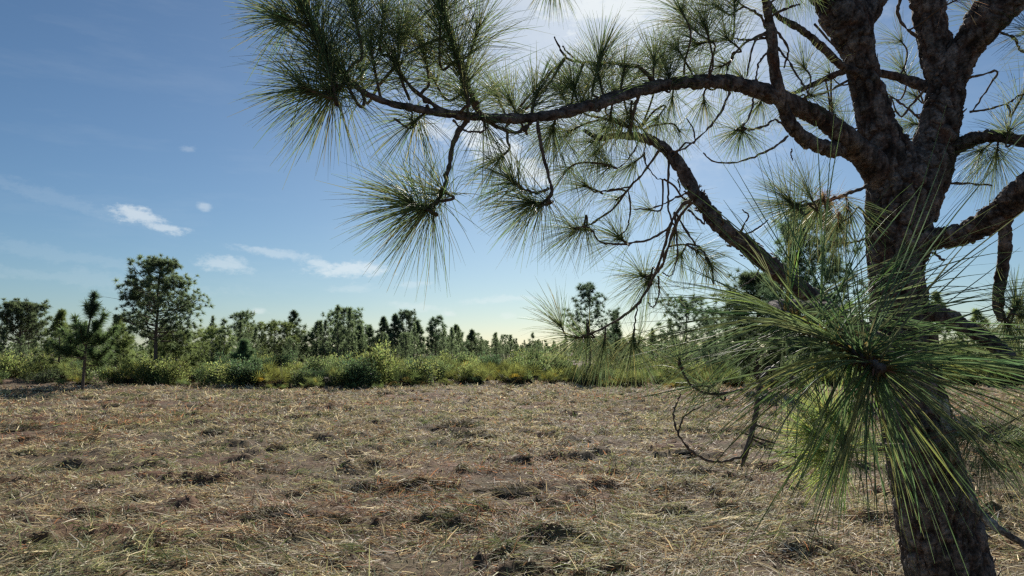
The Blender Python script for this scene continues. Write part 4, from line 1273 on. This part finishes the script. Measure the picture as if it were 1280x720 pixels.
T = [
    # left end of the long limb: thick shoots
    (378, 5, 1.63, 105, (-0.45, 1, -0.1), 380, 0.9, 1.2), (400, 50, 1.66, 100, (-0.45, 0.9, -0.1), 320, 0.8, 1.25), (425, 88, 1.69, 92, (-0.6, 0.8, -0.2), 260, 0.6, 1.3), (376, 108, 1.62, 78, (-1, 0.2, -0.2), 230, 0.5, 1.35),
    (352, 22, 1.63, 70, (-0.9, 0.6, 0), 160, 0.4, 1.2),
    (412, 118, 1.66, 88, (-0.5, -0.25, -0.6), 200, 0.4, 1.45), (494, 76, 1.84, 88, (-0.3, 1, 0.1), 230, 0.5, 1.3), (462, 55, 1.8, 85, (-0.2, 1, 0.1), 210, 0.6, 1.25), (480, 10, 1.85, 80, (0.1, 1, 0.1), 200, 0.6, 1.25),
    (440, 5, 1.75, 90, (-0.3, 1, 0), 220, 0.7, 1.2),
    (552, -5, 1.86, 105, (-0.15, 1, -0.1), 360, 0.9, 1.2), (563, 42, 1.88, 100, (-0.25, 1, 0), 320, 0.8, 1.25), (580, 95, 1.91, 88, (-0.25, 1, -0.1), 240, 0.7, 1.3), (600, 30, 1.95, 90, (0.4, 0.9, 0), 240, 0.7, 1.2),
    (530, 60, 1.9, 85, (-0.3, 1, 0.2), 200, 0.6, 1.25),
    (514, 155, 1.83, 66, (-0.5, -0.4, -0.4), 150, 0.4, 1.45), (500, 40, 1.88, 80, (0.1, 1, 0.2), 180, 0.5, 1.3), (607, 160, 1.95, 75, (0.2, -0.9, 0), 120, 0.4, 1.2),
    # hanging sprays below it
    (512, 253, 1.82, 98, (-1, 0.35, -0.1), 230, 0.35, 1.3), (532, 260, 1.84, 92, (-0.5, -0.5, -0.3), 190, 0.3, 1.45), (550, 238, 1.87, 80, (-0.4, 0.5, 0.3), 110, 0.3, 1.4),
    (660, 252, 2.06, 76, (-1, 0.25, -0.1), 190, 0.35, 1.35), (676, 256, 2.06, 70, (-0.4, -0.6, -0.3), 120, 0.3, 1.4), (638, 224, 2.02, 66, (-0.9, 0.6, 0), 150, 0.35, 1.3), (622, 200, 2.05, 60, (-0.6, -0.6, 0.2), 90, 0.3, 1.3),
    # along the middle of the long limb
    (636, 122, 2.1, 62, (-0.3, 1, 0.2), 200, 0.8, 1.25), (672, 112, 2.15, 64, (0.2, 1, 0.2), 200, 0.8, 1.25), (715, 105, 2.25, 62, (-0.35, 1, 0.1), 200, 0.5, 1.25), (752, 66, 2.3, 66, (0.0, 1, 0.0), 300, 0.7, 1.1),
    (748, 92, 2.28, 60, (-0.05, 1, 0), 230, 0.6, 1.2), (782, 82, 2.35, 60, (0.35, 0.9, 0.1), 200, 0.6, 1.2), (728, 130, 2.25, 60, (-0.5, 0.4, 0.2), 140, 0.4, 1.4), (818, 70, 2.45, 62, (0.2, 1, 0.1), 170, 0.5, 1.25), (836, 92, 2.5, 55, (0.1, 1, 0.2), 150, 0.4, 1.3),
    (788, 150, 2.45, 60, (0.1, -0.9, 0), 170, 0.4, 1.35), (762, 150, 2.4, 55, (-0.4, -0.7, 0.1), 140, 0.4, 1.35), (690, 165, 2.2, 60, (-0.3, -0.8, 0.1), 150, 0.4, 1.35), (880, 130, 2.7, 52, (0.1, -0.9, 0.1), 130, 0.3, 1.3),
    # sprays of the branches further back
    (620, 118, 2.5, 60, (-0.4, 0.7, 0.2), 170, 0.6, 1.35), (655, 135, 2.5, 58, (0.3, 0.4, 0.2), 150, 0.6, 1.4), (700, 110, 2.5, 60, (-0.3, 0.8, 0.2), 200, 0.6, 1.35), (735, 105, 2.6, 60, (0.2, 0.5, 0.2), 200, 0.6, 1.4), (770, 110, 2.6, 62, (0.3, 0.6, 0.2), 200, 0.6, 1.4),
    (710, 165, 2.6, 56, (-0.6, -0.2, 0.2), 150, 0.5, 1.4), (800, 90, 2.7, 58, (0.3, 0.8, 0.2), 180, 0.6, 1.35), (830, 75, 2.8, 56, (0.2, 0.8, 0.2), 170, 0.6, 1.35), (840, 125, 2.8, 52, (0, -0.6, 0.3), 130, 0.4, 1.4), (870, 95, 2.8, 54, (-0.4, 0.5, 0.2), 150, 0.5, 1.4),
    (890, 5, 2.8, 60, (-0.5, 0.5, 0.2), 190, 0.5, 1.4), (860, 30, 2.8, 58, (-0.4, 0.4, 0.2), 180, 0.5, 1.4), (820, 150, 2.9, 48, (-0.3, -0.4, 0.3), 130, 0.4, 1.4), (850, 165, 2.9, 45, (0.3, -0.5, 0.3), 110, 0.4, 1.4), (745, 190, 2.9, 48, (-0.5, -0.5, 0.2), 140, 0.4, 1.4),
    (705, 215, 2.7, 50, (-0.6, -0.3, 0.2), 110, 0.4, 1.4), (590, 120, 2.2, 62, (-0.2, 0.6, 0.3), 150, 0.6, 1.35), (540, 95, 2.1, 70, (-0.3, 0.8, 0.3), 190, 0.6, 1.35), (510, 20, 2.1, 72, (0.1, 0.9, 0.2), 170, 0.6, 1.3), (450, 85, 2.0, 74, (-0.2, 0.8, 0.3), 180, 0.6, 1.35),
    (950, 130, 3.2, 44, (-0.2, -0.5, 0.2), 120, 0.4, 1.4), (925, 95, 3.1, 46, (-0.4, 0.4, 0.2), 130, 0.5, 1.4), (1035, 90, 3.5, 44, (-0.3, 0.5, 0.2), 120, 0.5, 1.4), (1120, 165, 3.5, 40, (-0.1, 0.2, 0.3), 110, 0.5, 1.4), (810, 262, 3.0, 42, (-0.5, 0.1, 0.3), 90, 0.4, 1.4),
    (850, 320, 2.9, 44, (-0.3, -0.5, 0.3), 110, 0.4, 1.4), (770, 250, 3.0, 42, (-0.4, -0.4, 0.3), 90, 0.4, 1.4),
    # top of the frame
    (690, -30, 2.3, 52, (0, -1, 0), 150, 0.4, 1.3), (850, 10, 2.5, 62, (-0.3, 0.8, 0), 210, 0.5, 1.35), (880, 25, 2.55, 68, (-0.2, 0.8, -0.1), 260, 0.6, 1.3), (905, 45, 2.65, 60, (-0.5, 0.5, 0), 200, 0.5, 1.35), (870, 55, 2.6, 55, (-0.7, 0.1, 0), 170, 0.4, 1.4),
    (918, 0, 2.7, 58, (-0.1, 1, 0), 180, 0.5, 1.3), (900, 84, 2.72, 52, (-0.7, -0.2, 0), 150, 0.4, 1.4), (845, 58, 2.6, 50, (-0.5, 0.6, 0), 130, 0.4, 1.35), (985, -12, 2.8, 50, (0, -1, 0), 120, 0.3, 1.35), (1010, -20, 2.85, 48, (0.3, -1, 0), 110, 0.3, 1.3),
    # between the two main stems and round them
    (1003, 82, 2.95, 48, (-0.3, 0.4, 0.2), 150, 0.35, 1.4), (1015, 118, 2.9, 44, (0.5, 0.2, 0.2), 110, 0.3, 1.4), (993, 125, 3.0, 46, (-0.5, -0.3, 0.3), 120, 0.3, 1.4), (1040, 135, 3.4, 42, (0.2, 0.6, 0.2), 120, 0.3, 1.4), (1055, 155, 3.4, 42, (-0.2, 0.3, 0.2), 110, 0.3, 1.4),
    (1022, 155, 3.4, 42, (-0.5, 0.4, 0.2), 110, 0.3, 1.4), (1128, 85, 3.5, 52, (-0.3, 0.9, 0.1), 130, 0.4, 1.35), (1142, 118, 3.5, 48, (-0.3, 0.5, 0.1), 150, 0.3, 1.4), (1140, 155, 3.5, 46, (-0.5, 0, 0.1), 150, 0.3, 1.45), (1112, 120, 3.5, 42, (-0.6, 0.3, 0.2), 100, 0.3, 1.4),
    (1125, 50, 3.4, 50, (-0.5, 0.6, 0), 90, 0.3, 1.4), (1218, 15, 3.4, 50, (-0.3, 0.9, 0.1), 110, 0.3, 1.4),
    # hung between limb and stem
    (918, 163, 2.75, 46, (-0.8, -0.1, 0), 170, 0.35, 1.4), (928, 166, 2.76, 44, (0, -0.7, -0.2), 120, 0.3, 1.4),
    # drooping limb
    (756, 160, 2.88, 48, (-0.9, 0.2, 0), 140, 0.4, 1.35), (738, 178, 2.88, 50, (-0.9, -0.3, 0), 150, 0.4, 1.4), (730, 232, 2.9, 50, (-0.9, 0.3, 0), 160, 0.4, 1.35), (715, 286, 2.93, 56, (-1, 0.1, 0), 180, 0.4, 1.35), (730, 284, 2.9, 50, (-0.2, -0.7, 0), 120, 0.3, 1.4),
    (772, 296, 2.82, 50, (-0.8, 0.3, 0), 150, 0.35, 1.4), (757, 206, 2.84, 50, (-0.8, 0.2, 0), 150, 0.35, 1.4), (790, 205, 2.95, 46, (-0.5, -0.5, 0.2), 120, 0.3, 1.4), (800, 342, 2.8, 58, (-0.8, 0.5, 0), 170, 0.35, 1.4), (812, 350, 2.8, 52, (0, -0.8, 0), 130, 0.3, 1.4),
    (872, 314, 2.64, 52, (0.5, -0.2, 0.2), 160, 0.3, 1.45), (888, 330, 2.63, 46, (0.5, -0.6, 0), 110, 0.3, 1.4), (845, 292, 2.75, 42, (0.2, -0.6, 0.2), 100, 0.3, 1.4), (858, 250, 2.9, 40, (0.6, -0.3, 0.4), 90, 0.3, 1.4),
    (700, 405, 2.82, 62, (-0.65, 0.9, 0), 110, 0.25, 0.85), (720, 422, 2.82, 48, (-1, -0.1, 0), 150, 0.4, 1.4), (755, 430, 2.8, 55, (0, -1, 0), 140, 0.25, 1.1), (791, 428, 2.76, 62, (0.0, -1, 0), 180, 0.25, 1.2), (800, 425, 2.78, 60, (0.7, 0.9, 0), 40, 0.2, 1.0), (735, 420, 2.82, 50, (0, -1, 0), 120, 0.3, 1.2),
    (849, 446, 2.6, 55, (-0.15, 1, 0), 130, 0.4, 1.3), (870, 482, 2.62, 50, (-0.8, 0.1, 0), 130, 0.4, 1.4), (893, 490, 2.64, 45, (-0.5, 0.6, 0), 90, 0.3, 1.4),
    # left of the trunk
    (985, 250, 2.68, 72, (-1, 0.75, 0), 190, 0.4, 1.15), (1010, 240, 2.75, 66, (-0.5, 1, 0), 130, 0.35, 1.1), (990, 258, 2.7, 62, (-0.9, -0.3, 0), 120, 0.3, 1.3), (1048, 282, 2.95, 60, (-0.1, -1, 0), 160, 0.3, 1.1), (1060, 262, 3.0, 60, (0.2, -1, 0), 130, 0.3, 1.2), (1020, 262, 2.85, 62, (-0.2, -1, 0), 110, 0.3, 1.1),
    # right of the trunk
    (1245, 195, 3.05, 62, (0, -0.7, 0), 220, 0.35, 1.5), (1262, 160, 3.0, 62, (0.3, 0.8, 0), 160, 0.4, 1.35), (1225, 190, 3.1, 52, (-0.5, -0.5, 0), 130, 0.3, 1.4), (1278, 120, 3.0, 62, (0.2, 0.8, 0), 130, 0.4, 1.35), (1285, 35, 3.0, 60, (-0.4, 0.3, 0), 120, 0.4, 1.4),
    (1272, 380, 2.92, 62, (0.3, 0.6, 0), 200, 0.4, 1.35), (1258, 405, 3.0, 58, (0.1, -0.5, 0), 170, 0.3, 1.4), (1282, 395, 2.9, 60, (0.8, -0.1, 0), 160, 0.3, 1.4),
    (1235, 575, 2.75, 75, (0.2, -0.3, -0.2), 260, 0.5, 1.45), (1275, 555, 2.7, 80, (0.6, 0.0, 0), 240, 0.5, 1.4), (1205, 545, 2.9, 70, (-0.3, -0.2, 0), 180, 0.5, 1.4),
]
for t in T:
    tuft(*t)
# needles above the frame that shade the crown
for px, py, d in ((1000, -110, 2.9), (1060, -120, 3.2), (1120, -130, 3.3), (1180, -120, 3.3), (1250, -110, 3.1), (900, -70, 2.8), (1090, -60, 3.2), (1310, 60, 2.9), (1330, 150, 2.9), (470, -60, 1.85), (600, -70, 1.95)):
    tuft(px, py, d, 62, (0.1, 1, 0), 200, 0.6, 1.3)
# low shoots beside the trunk, their sunlight painted in by a brighter tint
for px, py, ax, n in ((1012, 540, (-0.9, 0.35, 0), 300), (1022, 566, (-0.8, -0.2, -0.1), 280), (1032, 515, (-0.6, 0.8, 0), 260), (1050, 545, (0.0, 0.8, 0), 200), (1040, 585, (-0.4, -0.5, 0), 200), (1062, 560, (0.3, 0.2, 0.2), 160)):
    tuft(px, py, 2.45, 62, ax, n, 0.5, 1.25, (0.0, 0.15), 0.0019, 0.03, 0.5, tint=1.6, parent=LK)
# dead straw coloured needles caught on the small branch left of the trunk
tuft(1030, 245, 2.82, 30, (-0.2, 0.3, -0.3), 110, 0.8, 1.6, (0.0, 0.5), 0.0016, 0, 0, M_NEEDLE_DEAD, name='dead_needles', label='dead straw coloured needles caught on the small branch')
tuft(1050, 246, 2.9, 28, (0.3, 0.2, -0.3), 70, 0.8, 1.6, (0.0, 0.5), 0.0016, 0, 0, M_NEEDLE_DEAD, name='dead_needles', label='dead straw coloured needles caught on the small branch')
tuft(1205, -5, 3.0, 36, (0.3, 0.2, -0.3), 60, 0.8, 1.6, (0.0, 0.3), 0.0016, 0, 0, M_NEEDLE_DEAD, name='dead_needles', label='dead straw coloured needles in the fork of the stems')

# the big spray of needles close to the lens, on its own branch
m = MB()
r = np.random.default_rng(88)
nf = 300                                                    # bundles of three needles
dep = (pN - EYEP) @ FWD
shoot = pN[int(np.argmax(dep < 1.12)):]
u = np.where(r.random(nf) < 0.55, r.uniform(0, 1, nf), np.clip(1 - np.abs(r.normal(0, 0.18, nf)), 0, 1))
fi = u * (len(shoot) - 1)
i0 = np.clip(fi.astype(int), 0, len(shoot) - 2)
b = shoot[i0] + (shoot[i0 + 1] - shoot[i0]) * (fi - i0)[:, None]
ax = shoot[i0 + 1] - shoot[i0]; ax /= np.linalg.norm(ax, axis=1)[:, None]
rv = np.cross(ax, r.normal(size=(nf, 3))); rv /= np.linalg.norm(rv, axis=1)[:, None]
th = np.interp(u, [0, 0.5, 0.85, 1], [1.75, 1.45, 1.25, 0.75]) + r.normal(0, 0.24, nf)
dv = ax * np.cos(th)[:, None] + rv * np.sin(th)[:, None]
down = (dv @ UP < -0.45) & (r.random(nf) < 0.5)
high = (dv @ UP > 0.45) & (r.random(nf) < 0.2)
keep = (dv @ FWD > -0.62) & ~down & ~high                           # none poke into the lens
b, dv, u, rv = b[keep], dv[keep], u[keep], rv[keep]
nf = len(b)
ln = r.uniform(0.20, 0.31, nf) * np.where(dv @ UP < -0.35, 0.70, 1.0)
age = needle_cols(nf, r, 0.04, 0.1) * np.array([1.02, 1.15, 1.12])
dr = r.uniform(0.03, 0.40, nf)
for k in range(3):
    d3 = dv + r.normal(0, 0.055, dv.shape)
    needles(m, b + rv * 0.005, d3, ln * r.uniform(0.85, 1.06, nf), r.uniform(0.0013, 0.0020, nf), dr * r.uniform(0.7, 1.4, nf), r, 8, age * r.uniform(0.8, 1.2, (nf, 1)))
needles(m, b + rv * 0.004, dv, np.full(nf, 0.014), np.full(nf, 0.0042), np.zeros(nf), r, 2, np.array([[1.9, 1.05, 0.8]]) * r.uniform(0.6, 1.3, (nf, 1)))   # papery sheaths
link('needle_tuft', m.mesh('needle_tuft', M_NEEDLE, pN[-1]), pN[-1], LN, 'large spray of long green needles closest to the viewer')
# scaly brown bud and bracts at its tip
m = MB()
nb = 60
a = pN[-1] - pN[-3]; a /= np.linalg.norm(a)
q = pN[-1] - a * r.uniform(0, 0.05, nb)[:, None]
rv = np.cross(a, r.normal(size=(nb, 3))); rv /= np.linalg.norm(rv, axis=1)[:, None]
needles(m, q, rv * 0.8 + a * 0.5, r.uniform(0.006, 0.02, nb), np.full(nb, 0.003), r.uniform(0, 0.3, nb), r, 2, np.array([[1.0, 0.62, 0.5]]) * r.uniform(0.5, 1.2, (nb, 1)))
link('bud_scales', m.mesh('bud_scales', M_TWIG, pN[-1]), pN[-1], LN)

# loose bark flakes standing off the trunk and limbs
m = MB()
r = np.random.default_rng(91)


def flakes(path, rad_, n, size):
    k = r.integers(2, len(path) - 2, n)
    t = path[k + 1] - path[k - 1]; t /= np.linalg.norm(t, axis=1)[:, None]
    rv = np.cross(t, r.normal(size=(n, 3))); rv /= np.linalg.norm(rv, axis=1)[:, None]
    sd = np.cross(t, rv)
    c = path[k] + rv * (rad_[k] * 1.02)[:, None]
    s = size * r.uniform(0.4, 1.3, n)[:, None]
    up = t * r.choice([-1, 1], (n, 1)) + rv * r.uniform(0.2, 0.9, (n, 1))
    up /= np.linalg.norm(up, axis=1)[:, None]
    v = np.stack([c - sd * s * 0.5, c + sd * s * 0.5, c + up * s * 0.9 + sd * s * r.uniform(0.1, 0.5, (n, 1)), c + up * s * 1.1 - sd * s * r.uniform(0.1, 0.4, (n, 1))], 1)
    v2 = v - rv[:, None, :] * 0.0025
    vv = np.concatenate([v, v2], 1).reshape(-1, 3)
    i = np.arange(n)[:, None] * 8
    f = np.array([[0, 1, 2, 3], [7, 6, 5, 4], [0, 4, 5, 1], [1, 5, 6, 2], [2, 6, 7, 3], [3, 7, 4, 0]])
    q = (i[:, None] + f[None]).reshape(-1, 4)
    m.add(vv, q, None, np.repeat(np.array([[1.0, 0.85, 0.75]]) * r.uniform(0.6, 1.3, (n, 1)), 8, axis=0))


for pts, n, size in (([(1210, 820, D0, 56), (1187, 715, D0, 50), (1167, 630, D0, 46), (1149, 550, D0, 41.5), (1136, 470, D0, 37), (1126, 400, D0, 34), (1119, 330, D0, 32), (1123, 275, D0, 37), (1128, 232, D0, 39)], 260, 0.022),
                     ([(1112, 205, D0, 32), (1097, 160, D0, 22.5), (1086, 115, D0, 18.5), (1074, 70, D0, 18.5), (1060, 28, D0, 25)], 90, 0.016),
                     ([(1157, 215, D0, 29), (1172, 165, D0, 23), (1182, 125, D0, 21.5), (1187, 96, D0, 21), (1206, 62, D0, 18), (1232, 28, D0, 23)], 90, 0.016),
                     ([(1000, 361, 2.78, 13), (965, 334, 2.72, 12.5), (930, 306, 2.68, 12), (900, 281, 2.66, 11), (878, 255, 2.66, 10), (862, 228, 2.68, 9.5)], 110, 0.013),
                     ([(1152, 302, 3.14, 18), (1178, 297, 3.08, 13.5), (1205, 293, 3.02, 14.5), (1232, 277, 2.95, 16), (1258, 258, 2.88, 17), (1285, 232, 2.8, 17)], 70, 0.014)):
    pp, rr_ = px_path(pts, 120)
    flakes(pp, rr_, n, size)
fl = link('bark_flakes', m.mesh('bark_flakes', M_BARK, base_w, smooth=False), base_w, tree)
fl['kind'] = 'stuff'
